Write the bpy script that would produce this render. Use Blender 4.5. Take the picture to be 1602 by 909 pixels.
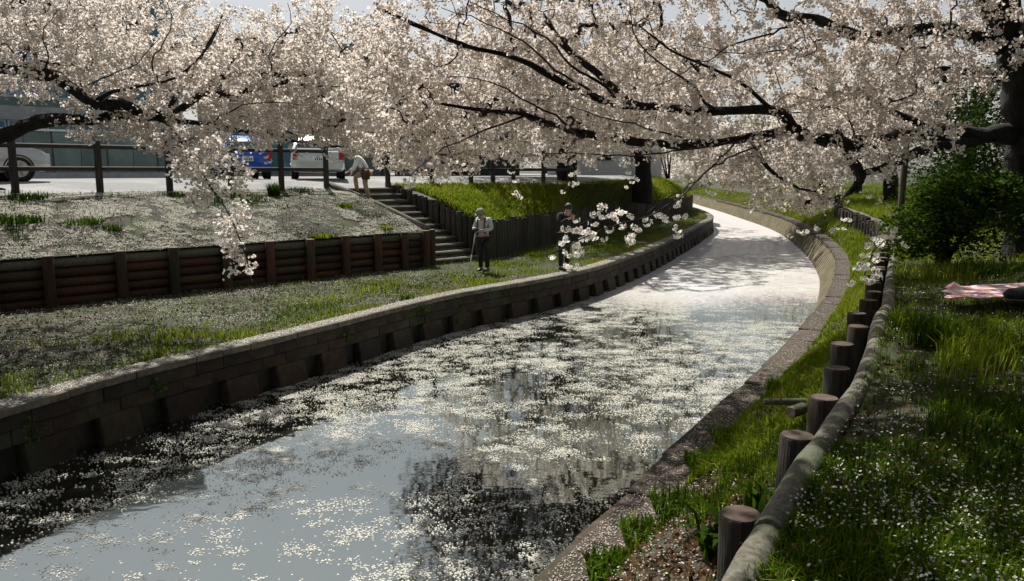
import bpy, bmesh, math, random
import numpy as np
from mathutils import Vector, Matrix, Quaternion
R = math.radians
for o in list(bpy.data.objects): bpy.data.objects.remove(o)
scene = bpy.context.scene
# ---------------------------------------------------------------- camera
F = 1246.0; EYE = 3.5; HOR = 268.0                    # focal length and horizon in photo pixels, water at z = 0
PITCH = math.atan((454.5 - HOR) / F)
cam_d = bpy.data.cameras.new('camera'); cam = bpy.data.objects.new('camera', cam_d)
scene.collection.objects.link(cam); scene.camera = cam
cam_d.sensor_width = 36; cam_d.lens = 36 * F / 1602; cam_d.clip_start = .05; cam_d.clip_end = 6000
cam.location = (0, 0, EYE); cam.rotation_euler = (R(90) - PITCH, 0, 0)
# ---------------------------------------------------------------- sky and sun
SUN_AZ, SUN_EL = -24.0, 57.0                          # degrees: azimuth from +Y towards +X, elevation
w = bpy.data.worlds.new('World'); scene.world = w; w.use_nodes = True
nt = w.node_tree; bg = nt.nodes['Background']
sky = nt.nodes.new('ShaderNodeTexSky'); sky.sky_type = 'NISHITA'; sky.sun_disc = False
sky.sun_elevation = R(SUN_EL); sky.sun_rotation = R(SUN_AZ); sky.dust_density = 1.5; sky.air_density = 1.2; sky.ozone_density = 1.0
hs = nt.nodes.new('ShaderNodeHueSaturation'); hs.inputs['Saturation'].default_value = .28           # bright milky spring haze
nt.links.new(sky.outputs[0], hs.inputs['Color']); nt.links.new(hs.outputs[0], bg.inputs[0]); bg.inputs[1].default_value = 0.065
sd = bpy.data.lights.new('sun', 'SUN'); sun = bpy.data.objects.new('sun', sd); scene.collection.objects.link(sun)
sd.energy = 5.0; sd.angle = R(0.6); sd.color = (1, .965, .89)
sdir = Vector((math.sin(R(SUN_AZ)) * math.cos(R(SUN_EL)), math.cos(R(SUN_AZ)) * math.cos(R(SUN_EL)), math.sin(R(SUN_EL))))
sun.rotation_euler = sdir.to_track_quat('Z', 'Y').to_euler(); sun.location = sdir * 60
vs = scene.view_settings; vs.view_transform = 'Standard'; vs.look = 'None'; vs.gamma = 1; vs.exposure = 0.5; vs.use_curve_mapping = False
# ---------------------------------------------------------------- helpers
rng = np.random.default_rng(7); random.seed(7)
CP, SP = math.cos(PITCH), math.sin(PITCH)
def ray(px, py):
    x = (px - 801) / F; y = -(py - 454.5) / F
    return np.array([x, CP + y * SP, -SP + y * CP])
def U(px, py, z):                                     # photo pixel on a level plane of height z
    d = ray(px, py); t = (z - EYE) / d[2]; return np.array([0, 0, EYE]) + d * t
def V(px, py, Y):                                     # photo pixel at world distance Y
    d = ray(px, py); return np.array([0, 0, EYE]) + d * (Y / d[1])
def proj(P):
    P = np.asarray(P, float); x = P[..., 0]; y = P[..., 1]; z = P[..., 2] - EYE
    dep = y * CP - z * SP; up = y * SP + z * CP
    dep = np.where(dep < .05, .05, dep)
    return 801 + F * x / dep, 454.5 - F * up / dep, dep
def inview(P, m=160):
    px, py, d = proj(P)
    return (px > -m) & (px < 1602 + m) & (py > -m) & (py < 909 + m) & (d > .3)
COL = scene.collection
def tag(o, label=None, cat=None, group=None, kind=None):
    if label: o['label'] = label
    if cat: o['category'] = cat
    if group: o['group'] = group
    if kind: o['kind'] = kind
    return o
def empty(name, loc=(0, 0, 0), rz=0):
    o = bpy.data.objects.new(name, None); COL.objects.link(o); o.location = loc; o.rotation_euler = (0, 0, rz)
    o.empty_display_size = .2
    return o
def link(name, me, mat=None, parent=None, loc=(0, 0, 0), rot=None, scale=None):
    o = bpy.data.objects.new(name, me); COL.objects.link(o)
    if mat is not None and len(me.materials) == 0: me.materials.append(mat)
    if parent is not None: o.parent = parent
    o.location = loc
    if rot is not None: o.rotation_euler = rot
    if scale is not None: o.scale = scale
    return o
def wpart(name, me, mat, parent, M):                  # part placed by a world matrix under an unrotated parent empty
    o = link(name, me, mat, parent)
    L = Matrix.Translation(-Vector(parent.location)) @ M if parent is not None else M
    o.matrix_basis = L
    return o
def npmesh(name, verts, faces, smooth=False, attrs=None):
    """verts (n,3); faces = list of int arrays (m,k)"""
    me = bpy.data.meshes.new(name); verts = np.ascontiguousarray(verts, np.float32)
    if not isinstance(faces, (list, tuple)): faces = [faces]
    faces = [np.asarray(f, np.int32) for f in faces if len(f)]
    me.vertices.add(len(verts)); me.vertices.foreach_set('co', verts.ravel())
    loops = np.concatenate([f.ravel() for f in faces]); tot = np.concatenate([np.full(len(f), f.shape[1], np.int32) for f in faces])
    st = np.concatenate([[0], np.cumsum(tot)[:-1]]).astype(np.int32)
    me.loops.add(len(loops)); me.loops.foreach_set('vertex_index', loops.astype(np.int32))
    me.polygons.add(len(tot)); me.polygons.foreach_set('loop_start', st); me.polygons.foreach_set('loop_total', tot)
    if smooth: me.polygons.foreach_set('use_smooth', np.ones(len(tot), bool))
    if attrs:
        for k, v in attrs.items():
            a = me.attributes.new(k, 'FLOAT_COLOR', 'POINT')
            c = np.ones((len(verts), 4), np.float32); v = np.asarray(v, np.float32)
            c[:, :v.shape[1]] = v; a.data.foreach_set('color', c.ravel())
    me.update(calc_edges=True)
    return me
class MB:                                             # small mesh collector
    def __init__(s): s.v = []; s.f = []; s.m = []; s.n = 0; s.mi = 0
    def add(s, v, f):
        v = [tuple(map(float, p)) for p in v]; s.v += v
        s.f += [tuple(i + s.n for i in q) for q in f]; s.m += [s.mi] * len(f); s.n += len(v)
    def box(s, lo, hi, M=None):
        x0, y0, z0 = lo; x1, y1, z1 = hi
        v = [(x0, y0, z0), (x1, y0, z0), (x1, y1, z0), (x0, y1, z0), (x0, y0, z1), (x1, y0, z1), (x1, y1, z1), (x0, y1, z1)]
        if M is not None: v = [M @ Vector(p) for p in v]
        s.add(v, [(0, 3, 2, 1), (4, 5, 6, 7), (0, 1, 5, 4), (1, 2, 6, 5), (2, 3, 7, 6), (3, 0, 4, 7)])
    def tube(s, pts, rad, seg=8, caps=True):
        v, f = tube_np(np.array(pts, float), np.array(rad, float) if hasattr(rad, '__len__') else np.full(len(pts), rad), seg)
        fl = [tuple(q) for q in f]
        if caps:
            fl.append(tuple(range(seg))[::-1]); k = (len(pts) - 1) * seg; fl.append(tuple(k + i for i in range(seg)))
        s.add(v, fl)
    def lathe(s, prof, seg=16, M=None):               # profile of (r, z)
        v = []; f = []
        for r, z in prof:
            for k in range(seg):
                a = 2 * math.pi * k / seg; p = Vector((r * math.cos(a), r * math.sin(a), z)); v.append(M @ p if M is not None else p)
        for i in range(len(prof) - 1):
            for k in range(seg):
                f.append((i * seg + k, i * seg + (k + 1) % seg, (i + 1) * seg + (k + 1) % seg, (i + 1) * seg + k))
        f.append(tuple(range(seg))[::-1]); f.append(tuple((len(prof) - 1) * seg + k for k in range(seg)))
        s.add(v, f)
    def loft(s, rings, caps=True):
        n = len(rings[0]); v = [p for r in rings for p in r]; f = []
        for i in range(len(rings) - 1):
            for k in range(n): f.append((i * n + k, i * n + (k + 1) % n, (i + 1) * n + (k + 1) % n, (i + 1) * n + k))
        if caps: f.append(tuple(range(n))[::-1]); f.append(tuple((len(rings) - 1) * n + k for k in range(n)))
        s.add(v, f)
    def mesh(s, name, smooth=False, mats=None):
        me = bpy.data.meshes.new(name); me.from_pydata(s.v, [], s.f); me.update()
        if smooth: me.polygons.foreach_set('use_smooth', [True] * len(me.polygons))
        if mats:
            for m in mats: me.materials.append(m)
            me.polygons.foreach_set('material_index', s.m)
        bm = bmesh.new(); bm.from_mesh(me); bmesh.ops.recalc_face_normals(bm, faces=bm.faces); bm.to_mesh(me); bm.free()
        return me
    def obj(s, name, mat, parent=None, smooth=False, loc=(0, 0, 0), rot=None):
        return link(name, s.mesh(name, smooth), mat, parent, loc, rot)
def smooth_by_angle(me, deg=40):
    bm = bmesh.new(); bm.from_mesh(me)
    for e in bm.edges:
        if len(e.link_faces) == 2 and e.calc_face_angle(0) > R(deg): e.smooth = False
    for f in bm.faces: f.smooth = True
    bm.to_mesh(me); bm.free(); return me
def tube_np(P, rad, seg):
    n = len(P); T = np.gradient(P, axis=0); T /= np.linalg.norm(T, axis=1)[:, None] + 1e-9
    a = np.array([0, 0, 1.]) if abs(T[0][2]) < .9 else np.array([1., 0, 0])
    N = np.zeros_like(P); u = np.cross(T[0], a); u /= np.linalg.norm(u)
    for i in range(n):
        u = u - T[i] * (u @ T[i]); l = np.linalg.norm(u)
        u = u / l if l > 1e-6 else np.cross(T[i], [1, 0, 0]); N[i] = u
    B = np.cross(T, N); ang = np.arange(seg) * 2 * np.pi / seg
    v = P[:, None] + rad[:, None, None] * (np.cos(ang)[None, :, None] * N[:, None] + np.sin(ang)[None, :, None] * B[:, None])
    i = np.arange(n - 1)[:, None] * seg; k = np.arange(seg)[None]; k2 = (k + 1) % seg
    f = np.stack([i + k, i + k2, i + seg + k2, i + seg + k], -1).reshape(-1, 4)
    return v.reshape(-1, 3), f
def curve(pts, step=None, n=None):                    # Catmull-Rom through the points, resampled by arc length
    P = np.array(pts, float); Q = np.vstack([2 * P[0] - P[1], P, 2 * P[-1] - P[-2]]); out = []
    for i in range(1, len(Q) - 2):
        t = np.linspace(0, 1, 16, endpoint=False)[:, None]; a, b, c, d = Q[i - 1], Q[i], Q[i + 1], Q[i + 2]
        out.append(.5 * (2 * b + (c - a) * t + (2 * a - 5 * b + 4 * c - d) * t**2 + (3 * b - a - 3 * c + d) * t**3))
    C = np.vstack(out + [P[-1:]]); s = np.concatenate([[0], np.cumsum(np.linalg.norm(np.diff(C, axis=0), axis=1))])
    if n is None: n = max(2, int(round(s[-1] / step)) + 1)
    q = np.linspace(0, s[-1], n); return np.stack([np.interp(q, s, C[:, k]) for k in range(C.shape[1])], 1)
def frames(C):                                        # unit tangent and left-hand normal (xy) along a curve
    T = np.gradient(C[:, :2], axis=0); T /= np.linalg.norm(T, axis=1)[:, None]; return T, np.stack([-T[:, 1], T[:, 0]], 1)
def offset(C, d):                                     # positive d = to the left of travel
    T, N = frames(C); D = C.copy(); D[:, :2] += N * d; return D
def xat(C, Y): return np.interp(Y, C[:, 1], C[:, 0])
def _h(x, y, s):
    h = (x * 374761393 + y * 668265263 + s * 974711) & 0xffffffff
    h = ((h ^ (h >> 13)) * 1274126177) & 0xffffffff; return ((h ^ (h >> 16)) & 0xffff) / 65535.0
def vn(x, y, s=0):
    xi = np.floor(x).astype(np.int64); yi = np.floor(y).astype(np.int64); a = x - xi; b = y - yi
    a = a * a * (3 - 2 * a); b = b * b * (3 - 2 * b)
    return (_h(xi, yi, s) * (1 - a) + _h(xi + 1, yi, s) * a) * (1 - b) + (_h(xi, yi + 1, s) * (1 - a) + _h(xi + 1, yi + 1, s) * a) * b
def fbm(x, y, s=0, o=3):
    t = 0; amp = .5; tot = 0
    for k in range(o): t = t + amp * vn(x * 2**k, y * 2**k, s + k); tot += amp; amp *= .5
    return t / tot
# ---------------------------------------------------------------- materials
def mat(name): 
    m = bpy.data.materials.new(name); m.use_nodes = True; return m, m.node_tree, m.node_tree.nodes['Principled BSDF']
def nd(t, typ, **kw):
    n = t.nodes.new(typ)
    for k, v in kw.items(): setattr(n, k, v)
    return n
def ramp(t, src, stops):
    r = nd(t, 'ShaderNodeValToRGB'); e = r.color_ramp.elements
    while len(e) < len(stops): e.new(.5)
    for i, (p, c) in enumerate(stops): e[i].position = p; e[i].color = (*c, 1) if len(c) == 3 else c
    t.links.new(src, r.inputs[0]); return r.outputs[0]
def mixc(t, a, b, fac, mode='MIX'):
    m = nd(t, 'ShaderNodeMix', data_type='RGBA', blend_type=mode)
    for s, i in ((fac, 0), (a, 6), (b, 7)):
        if isinstance(s, (int, float)): m.inputs[i].default_value = s
        elif isinstance(s, tuple): m.inputs[i].default_value = (*s, 1)
        else: t.links.new(s, m.inputs[i])
    return m.outputs[2]
def noise(t, scale, detail=4, coord='Object', stretch=None, rough=.6):
    tc = nd(t, 'ShaderNodeTexCoord'); n = nd(t, 'ShaderNodeTexNoise'); n.inputs['Scale'].default_value = scale
    n.inputs['Detail'].default_value = detail; n.inputs['Roughness'].default_value = rough
    if coord == 'World': src = nd(t, 'ShaderNodeNewGeometry').outputs['Position']
    else: src = tc.outputs[coord]
    if stretch:
        mp = nd(t, 'ShaderNodeMapping'); mp.inputs['Scale'].default_value = stretch; t.links.new(src, mp.inputs[0]); src = mp.outputs[0]
    t.links.new(src, n.inputs['Vector']); return n.outputs[0]
def bump(t, p, src, strength=.4, dist=.02):
    b = nd(t, 'ShaderNodeBump'); b.inputs['Strength'].default_value = strength; b.inputs['Distance'].default_value = dist
    t.links.new(src, b.inputs['Height']); t.links.new(b.outputs[0], p.inputs['Normal'])
def pm(name, c1, c2, scale=6, rough=.85, bmp=.3, dist=.01, stretch=None, coord='Object', c3=None, s3=1.3, var=.25, lo=.35, hi=.68):
    m, t, p = mat(name); n = noise(t, scale, 5, coord, stretch)
    c = ramp(t, n, [(lo, c1), (hi, c2)])
    if c3:
        n2 = noise(t, s3, 4, 'World'); c = mixc(t, c, c3, ramp(t, n2, [(.48, (0, 0, 0)), (.66, (1, 1, 1))]))
    if var:
        oi = nd(t, 'ShaderNodeObjectInfo'); mr = nd(t, 'ShaderNodeMapRange'); mr.inputs[3].default_value = 1 - var; mr.inputs[4].default_value = 1 + var
        t.links.new(oi.outputs['Random'], mr.inputs[0]); c = mixc(t, c, mr.outputs[0], 1.0, 'MULTIPLY')
    t.links.new(c, p.inputs['Base Color']); p.inputs['Roughness'].default_value = rough
    if bmp: bump(t, p, n, bmp, dist)
    return m
def plain(name, c, rough=.6, metal=0, spec=None):
    m, t, p = mat(name); p.inputs['Roughness'].default_value = rough; p.inputs['Metallic'].default_value = metal
    n = noise(t, 9, 3); cc = ramp(t, n, [(.3, tuple(x * .85 for x in c)), (.7, tuple(min(1, x * 1.12) for x in c))]); t.links.new(cc, p.inputs['Base Color'])
    return m
def leafmat(name, stops, trans=.4, ctr=None, rough=.6):    # foliage, grass, petals: colour by the 'tint' attribute
    m, t, p = mat(name); a = nd(t, 'ShaderNodeAttribute', attribute_name='tint'); s = nd(t, 'ShaderNodeSeparateColor')
    t.links.new(a.outputs['Color'], s.inputs[0]); c = ramp(t, s.outputs[0], stops)
    if ctr: c = mixc(t, c, ctr, s.outputs[1])
    t.nodes.remove(p); d = nd(t, 'ShaderNodeBsdfDiffuse'); tr = nd(t, 'ShaderNodeBsdfTranslucent'); mx = nd(t, 'ShaderNodeMixShader')
    mx.inputs[0].default_value = trans; t.links.new(c, d.inputs[0]); t.links.new(c, tr.inputs[0])
    t.links.new(d.outputs[0], mx.inputs[1]); t.links.new(tr.outputs[0], mx.inputs[2]); t.links.new(mx.outputs[0], t.nodes['Material Output'].inputs[0])
    return m
M_bark = pm('bark', (.004, .0035, .003), (.018, .013, .010), 11, .95, 1.0, .06, (1, 1, .4), 'World', c3=(.009, .010, .005), s3=.9, var=0)
M_twig = pm('twig', (.012, .008, .008), (.032, .022, .02), 20, .9, 0, var=0)
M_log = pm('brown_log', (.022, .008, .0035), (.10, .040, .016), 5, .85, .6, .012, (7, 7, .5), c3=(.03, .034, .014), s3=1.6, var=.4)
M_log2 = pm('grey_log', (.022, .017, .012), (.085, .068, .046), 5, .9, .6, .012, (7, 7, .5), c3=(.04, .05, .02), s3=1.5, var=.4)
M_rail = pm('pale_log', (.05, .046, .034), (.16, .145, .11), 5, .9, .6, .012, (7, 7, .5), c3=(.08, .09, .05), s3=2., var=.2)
M_dark = pm('dark_fence_wood', (.012, .010, .009), (.04, .03, .025), 6, .8, .4, .008, (5, 5, .6), var=.2)
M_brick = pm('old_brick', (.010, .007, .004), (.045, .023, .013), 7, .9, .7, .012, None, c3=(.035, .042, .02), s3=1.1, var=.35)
M_back = pm('wet_wall_recess_shade', (.012, .012, .01), (.03, .028, .02), 5, .7, .4)
M_cap = pm('cap_stone', (.06, .05, .04), (.15, .13, .11), 14, .9, .5, .008, None, 'World', c3=(.16, .15, .11), s3=3., var=.1)
M_ledge = pm('muddy_ledge', (.03, .021, .016), (.085, .06, .045), 9, .95, .9, .02, None, 'World', c3=(.045, .042, .022), s3=2.5, var=.12)
M_rib = pm('rib_concrete', (.075, .06, .03), (.19, .155, .09), 3, .9, .5, .01, None, 'World', c3=(.09, .085, .035), s3=.8, var=0)
M_earth = pm('earth', (.018, .014, .010), (.065, .048, .034), 7, .95, .8, .03, None, 'World', c3=(.035, .05, .012), s3=1.2, var=0)
M_lawn = pm('lawn_soil', (.014, .02, .005), (.04, .05, .012), 9, .95, .8, .03, None, 'World', c3=(.032, .025, .015), s3=.7, var=0)
M_step = pm('step_earth', (.15, .14, .12), (.34, .32, .28), 9, .9, .5, .01, None, 'World', c3=(.1, .1, .06), s3=2, var=.15)
M_street = pm('asphalt', (.16, .16, .16), (.25, .25, .245), 40, .9, .2, .004, None, 'World', c3=(.3, .29, .28), s3=.6, var=0)
M_petal = leafmat('petal', [(0, (.46, .40, .34)), (.5, (.66, .64, .57)), (1, (.78, .77, .70))], .3)
M_bloom = leafmat('blossom', [(0, (.50, .41, .34)), (.3, (.75, .67, .60)), (.65, (.89, .85, .78)), (1, (.94, .93, .87))], .58, ctr=(.30, .17, .12))
M_grass = leafmat('grass', [(0, (.018, .042, .005)), (.45, (.06, .115, .008)), (.8, (.18, .25, .014)), (1, (.30, .29, .05))], .45)
M_leaf = leafmat('leaf', [(0, (.012, .03, .006)), (.5, (.05, .10, .012)), (.85, (.14, .20, .03)), (1, (.22, .20, .05))], .4)
# ================================================================ the lie of the land (metres; water z = 0)
ZC, ZB, ZS = .85, 2.05, 3.0                           # cap of the canal walls, right bank, street at the fence
def upx(l, z): return [U(a, b, z)[:2] for a, b in l]
lc = upx([(0, 640), (250, 571), (500, 511), (700, 462), (900, 425), (1000, 395), (1060, 370), (1100, 350), (1115, 337)], ZC)
lc = [lc[0] + (lc[0] - lc[1]) * k for k in (4.5, 2.2)] + lc + [np.array(p) for p in ((13.6, 60), (13.6, 70), (12.5, 82), (9, 98), (3, 115))]
LCAP = curve(lc, .25)
rc = upx([(870, 885), (1000, 760), (1100, 660), (1200, 572), (1262, 505), (1300, 455), (1310, 412), (1301, 388), (1271, 362), (1225, 339), (1169, 324), (1113, 311)], ZC)
rc = [rc[0] + (rc[0] - rc[1]) * k for k in (6, 3)] + rc + [np.array(p) for p in ((20.5, 98), (16, 122))]
RCAP = curve(rc, .25)
pt = upx([(1166, 758), (1239, 670), (1286, 611), (1311, 572), (1322, 537), (1339, 507), (1347, 486), (1359, 470), (1365, 454), (1376, 352), (1310, 321)], ZB)
pl = [pt[0] + (pt[-6] - pt[0]) * k for k in (-1.8, -.8)] + [pt[0], pt[3], pt[6], pt[8], pt[9], pt[10]]
far_off = offset(RCAP, -2.4); sel = far_off[far_off[:, 1] > pt[10][1] + 10][::40]
PLINE = curve(pl + list(sel), .25)
def onpx(A, B, px, z):                                # point of the ground line A-B that shows in pixel column px
    t = np.linspace(-.3, 1.3, 4001)[:, None]; P = np.hstack([A + (B - A) * t, np.full((4001, 1), z)])
    return P[np.argmin(abs(proj(P)[0] - px))][:2]
LW0 = U(0, 490, ZC)[:2]; LW1 = U(664, 418, ZC)[:2]; dlw = (LW1 - LW0) / np.linalg.norm(LW1 - LW0)
LWB = LW0 - dlw * 15
FD = np.array([.7071, .7071]); FN = np.array([-.7071, .7071])
F0 = U(25, 303, ZS)[:2]                               # foot of the leftmost fence post in view
def fpt(px): return onpx(F0 - FD * 2, F0 + FD * 20, px, ZS)
FA, FB = fpt(516), fpt(607)                           # fence ends at either side of the stairs
SLT, SLB = FA, LW1 + dlw * .12                        # stairs, left edge: top and bottom
cd = SLB - SLT; SRT = FB; SRB = SRT + cd * 1.0
PAL = curve([SRB, U(792, 400, ZC)[:2], U(868, 381, ZC)[:2], U(950, 362, ZC)[:2], U(1030, 347, ZC)[:2], (11.2, 50), (11.9, 60), (11.6, 70), (10.4, 82), (7, 97), (1, 113)], .205)
FENR = curve([FB, FB + FD * 5, FB + FD * 11 + np.array([.5, 1]), (9.2, 52), (9.6, 62), (9.3, 71), (8, 82), (4.5, 96), (-2, 112)], .5)
FENL = np.array([F0 - FD * 16 + (FA - F0 - FD * ((FA - F0) @ FD)) * 0, FA])
def z3(C, z): return np.hstack([np.asarray(C)[:, :2], np.full((len(C), 1), z) if np.isscalar(z) else np.asarray(z)[:, None]])
class Strip:
    def __init__(s, A, B, n=160, amp=.03, fs=1.1, seed=3, byY=False, sag=0):
        A = np.asarray(A, float); B = np.asarray(B, float)
        if byY:
            y = np.linspace(max(A[0, 1], B[0, 1]), min(A[-1, 1], B[-1, 1]), n)
            A = np.stack([np.interp(y, A[:, 1], A[:, k]) for k in range(3)], 1); B = np.stack([np.interp(y, B[:, 1], B[:, k]) for k in range(3)], 1)
        else: A = Strip.rs(A, n); B = Strip.rs(B, n)
        s.A, s.B, s.n, s.amp, s.fs, s.seed, s.sag = A, B, n, amp, fs, seed, sag
    @staticmethod
    def rs(C, n):
        q = np.concatenate([[0], np.cumsum(np.linalg.norm(np.diff(C[:, :2], axis=0), axis=1))]); t = np.linspace(0, q[-1], n)
        return np.stack([np.interp(t, q, C[:, k]) for k in range(3)], 1)
    def ev(s, u, v):
        i = np.clip(u, 0, 1) * (s.n - 1); k = np.minimum(i.astype(int), s.n - 2); f = (i - k)[:, None]
        a = s.A[k] * (1 - f) + s.A[k + 1] * f; b = s.B[k] * (1 - f) + s.B[k + 1] * f
        p = a + (b - a) * v[:, None]; e = np.clip(5 * np.minimum(v, 1 - v), 0, 1)
        p[:, 2] += e * (s.amp * (fbm(p[:, 0] * s.fs, p[:, 1] * s.fs, s.seed) - .4) * 2 + s.sag * np.sin(v * np.pi)); return p
    def build(s, name, m, nv=14):
        u, v = np.meshgrid(np.linspace(0, 1, s.n), np.linspace(0, 1, nv), indexing='ij')
        P = s.ev(u.ravel(), v.ravel()); i = np.arange(s.n - 1)[:, None] * nv + np.arange(nv - 1)[None]
        f = np.stack([i, i + nv, i + nv + 1, i + 1], -1).reshape(-1, 4)
        a, b = P[f[0, 1]] - P[f[0, 0]], P[f[0, 3]] - P[f[0, 0]]
        if np.cross(a, b)[2] < 0: f = f[:, ::-1]
        return tag(link(name, npmesh(name, P, f, True), m), kind='structure')
    def sample(s, N, wf=None, m=120):
        g = 90; u = (np.arange(s.n * 1) + .5) / s.n; vv = (np.arange(24) + .5) / 24; uu, v2 = np.meshgrid(u, vv, indexing='ij'); uu = uu.ravel(); v2 = v2.ravel()
        P = s.ev(uu, v2); k = np.clip((uu * (s.n - 1)).astype(int), 0, s.n - 2)
        wd = np.linalg.norm(s.B[k] - s.A[k], axis=1); ln = np.linalg.norm((s.A[k + 1] + s.B[k + 1] - s.A[k] - s.B[k]) / 2, axis=1)
        W = wd * ln * inview(P, m)
        if wf is not None: W = W * wf(P)
        c = rng.choice(len(W), N, p=W / W.sum())
        return s.ev(uu[c] + (rng.random(N) - .5) / s.n, np.clip(v2[c] + (rng.random(N) - .5) / 24, 0.004, .996))
def near(k=1.0, d0=4): return lambda P: 1.0 / np.maximum(np.linalg.norm(P[:, :2], axis=1), d0)**k
# ground sheet to the horizon (also the canal bed)
gv = np.array([(-3000, -3000, -.6), (3000, -3000, -.6), (3000, 3000, -.6), (-3000, 3000, -.6)])
tag(link('ground', npmesh('ground', gv, np.array([[0, 1, 2, 3]])), M_earth), kind='structure')
# water
wm, t, p = mat('water')
p.inputs['Base Color'].default_value = (.006, .0065, .005, 1); p.inputs['Roughness'].default_value = .035; p.inputs['IOR'].default_value = 5.5; p.inputs['Specular Tint'].default_value = (.93, 1, .95, 1)
n1 = noise(t, 1.1, 3, 'World', (1, 1.6, 1)); bump(t, p, n1, .10, .02)
pos = nd(t, 'ShaderNodeNewGeometry'); sx = nd(t, 'ShaderNodeSeparateXYZ'); t.links.new(pos.outputs['Position'], sx.inputs[0])
def mth(t, op, a, b=None, c=None):
    m = nd(t, 'ShaderNodeMath', operation=op)
    for i, q in enumerate((a, b, c)):
        if q is None: continue
        if isinstance(q, (int, float)): m.inputs[i].default_value = q
        else: t.links.new(q, m.inputs[i])
    return m.outputs[0]
big = noise(t, .22, 3, 'World', (1.4, .5, 1)); fine = noise(t, 14, 5, 'World', (.5, 1.3, 1), .85)
mr = nd(t, 'ShaderNodeMapRange'); mr.inputs[1].default_value = 15; mr.inputs[2].default_value = 25; t.links.new(sx.outputs[1], mr.inputs[0])
cover = mth(t, 'ADD', mth(t, 'MULTIPLY', mr.outputs[0], .62), mth(t, 'MULTIPLY', mth(t, 'SUBTRACT', big, .5), .5))
mask = mth(t, 'MULTIPLY', mth(t, 'SMOOTHSTEP' if False else 'SUBTRACT', mth(t, 'ADD', cover, fine), .82), 5.0)
mk = nd(t, 'ShaderNodeClamp'); t.links.new(mask, mk.inputs[0]); mk.inputs[2].default_value = .72
mm = mth(t, 'MULTIPLY', mk.outputs[0], mth(t, 'GREATER_THAN', sx.outputs[1], 14.0))
pd = nd(t, 'ShaderNodeBsdfDiffuse'); pink = noise(t, .5, 3, 'World', (.6, 1.8, 1))
t.links.new(ramp(t, pink, [(.4, (.58, .59, .57)), (.66, (.62, .53, .54))]), pd.inputs[0])
mx = nd(t, 'ShaderNodeMixShader'); t.links.new(mm, mx.inputs[0]); t.links.new(p.outputs[0], mx.inputs[1]); t.links.new(pd.outputs[0], mx.inputs[2])
t.links.new(mx.outputs[0], t.nodes['Material Output'].inputs[0])
ya = np.linspace(max(LCAP[0, 1], RCAP[0, 1]) + .1, min(LCAP[-1, 1], RCAP[-1, 1]) - .1, 200)
WL = np.stack([xat(LCAP, ya) - .4, ya, ya * 0], 1); WR = np.stack([xat(RCAP, ya) + .1, ya, ya * 0], 1)
WATER = Strip(WL, WR, 200, amp=0); WATER.build('canal_water', wm, 6)
# banks
LB = offset(LCAP, .33); TERR_L = np.vstack([LWB, LW1, SRB, PAL[2:]])
TERR = Strip(z3(TERR_L, ZC + .02), z3(LB, ZC - .03), 300, amp=.05, byY=True, seed=5); TERR.build('left_terrace', M_lawn)
SLOPE = Strip(z3([LWB, SLB], ZC + 1.0), z3([FENL[0], SLT], ZS), 160, amp=.10, fs=.9, seed=8, sag=.12); SLOPE.build('petal_slope', M_earth)
GS = Strip(z3(PAL, 1.93), z3(FENR, ZS), 240, amp=.10, fs=.7, seed=9, sag=.15); GS.build('grass_slope', M_lawn)
FULL = np.vstack([FENL[0], FA, FB, FENR[3:]])
FUL = curve(FULL, .6); fo = offset(FUL, 2.2); fo2 = FUL.copy(); fo2[:, :2] += FN * 320
st1 = Strip(z3(FUL, ZS), z3(fo, 3.24), 200, amp=0); st1.build('street_verge', M_street, 5)
st2 = Strip(z3(fo, 3.24), z3(fo2, 3.34), 120, amp=0); st2.build('street', M_street, 12)
RB = offset(RCAP, -.34); RST = Strip(z3(RB, ZC - .02), z3(PLINE, 1.5), 300, amp=.10, fs=1.5, byY=True, seed=11, sag=.02); RST.build('right_lower_bank', M_earth)
PL2 = offset(PLINE, -.16); fr = PL2.copy(); fr[:, 0] += 14; fr2 = PL2.copy(); fr2[:, 0] += 400
RBK = Strip(z3(PL2, ZB - .06), z3(fr, ZB + .25), 300, amp=.09, fs=.9, byY=True, seed=13); RBK.build('right_bank', M_lawn, 30)
Strip(z3(fr, ZB + .25), z3(fr2, ZB + .6), 60, amp=0, byY=True).build('right_field', M_lawn, 3)
# ================================================================ canal walls
def mat_at(p, z, tdir, extra=None):
    a = math.atan2(tdir[1], tdir[0]); M = Matrix.Translation((p[0], p[1], z)) @ Matrix.Rotation(a, 4, 'Z'); return M @ extra if extra is not None else M
def chip_box(name, lx, ly, lz, seed, j=.006, taper=0.0, m=None):   # slightly irregular bevelled block, x along, y depth, z up from 0
    r = random.Random(seed); bm = bmesh.new(); bmesh.ops.create_cube(bm, size=1)
    for v in bm.verts:
        v.co = Vector((v.co.x * lx, v.co.y * ly, (v.co.z + .5) * lz))
        if taper and v.co.z < lz * .5 and v.co.y < 0: v.co.y -= taper
        v.co += Vector((r.uniform(-j, j), r.uniform(-j, j), r.uniform(-j, j)))
    bmesh.ops.bevel(bm, geom=bm.edges[:], offset=min(lx, ly, lz) * .07, segments=1, affect='EDGES')
    me = bpy.data.meshes.new(name); bm.to_mesh(me); bm.free()
    if m: me.materials.append(m)
    return me
lw = empty('canal_wall', (*LCAP[40][:2], 0)); tag(lw, 'dark brick canal wall with buttress feet below the left grass terrace', 'canal wall')
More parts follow.
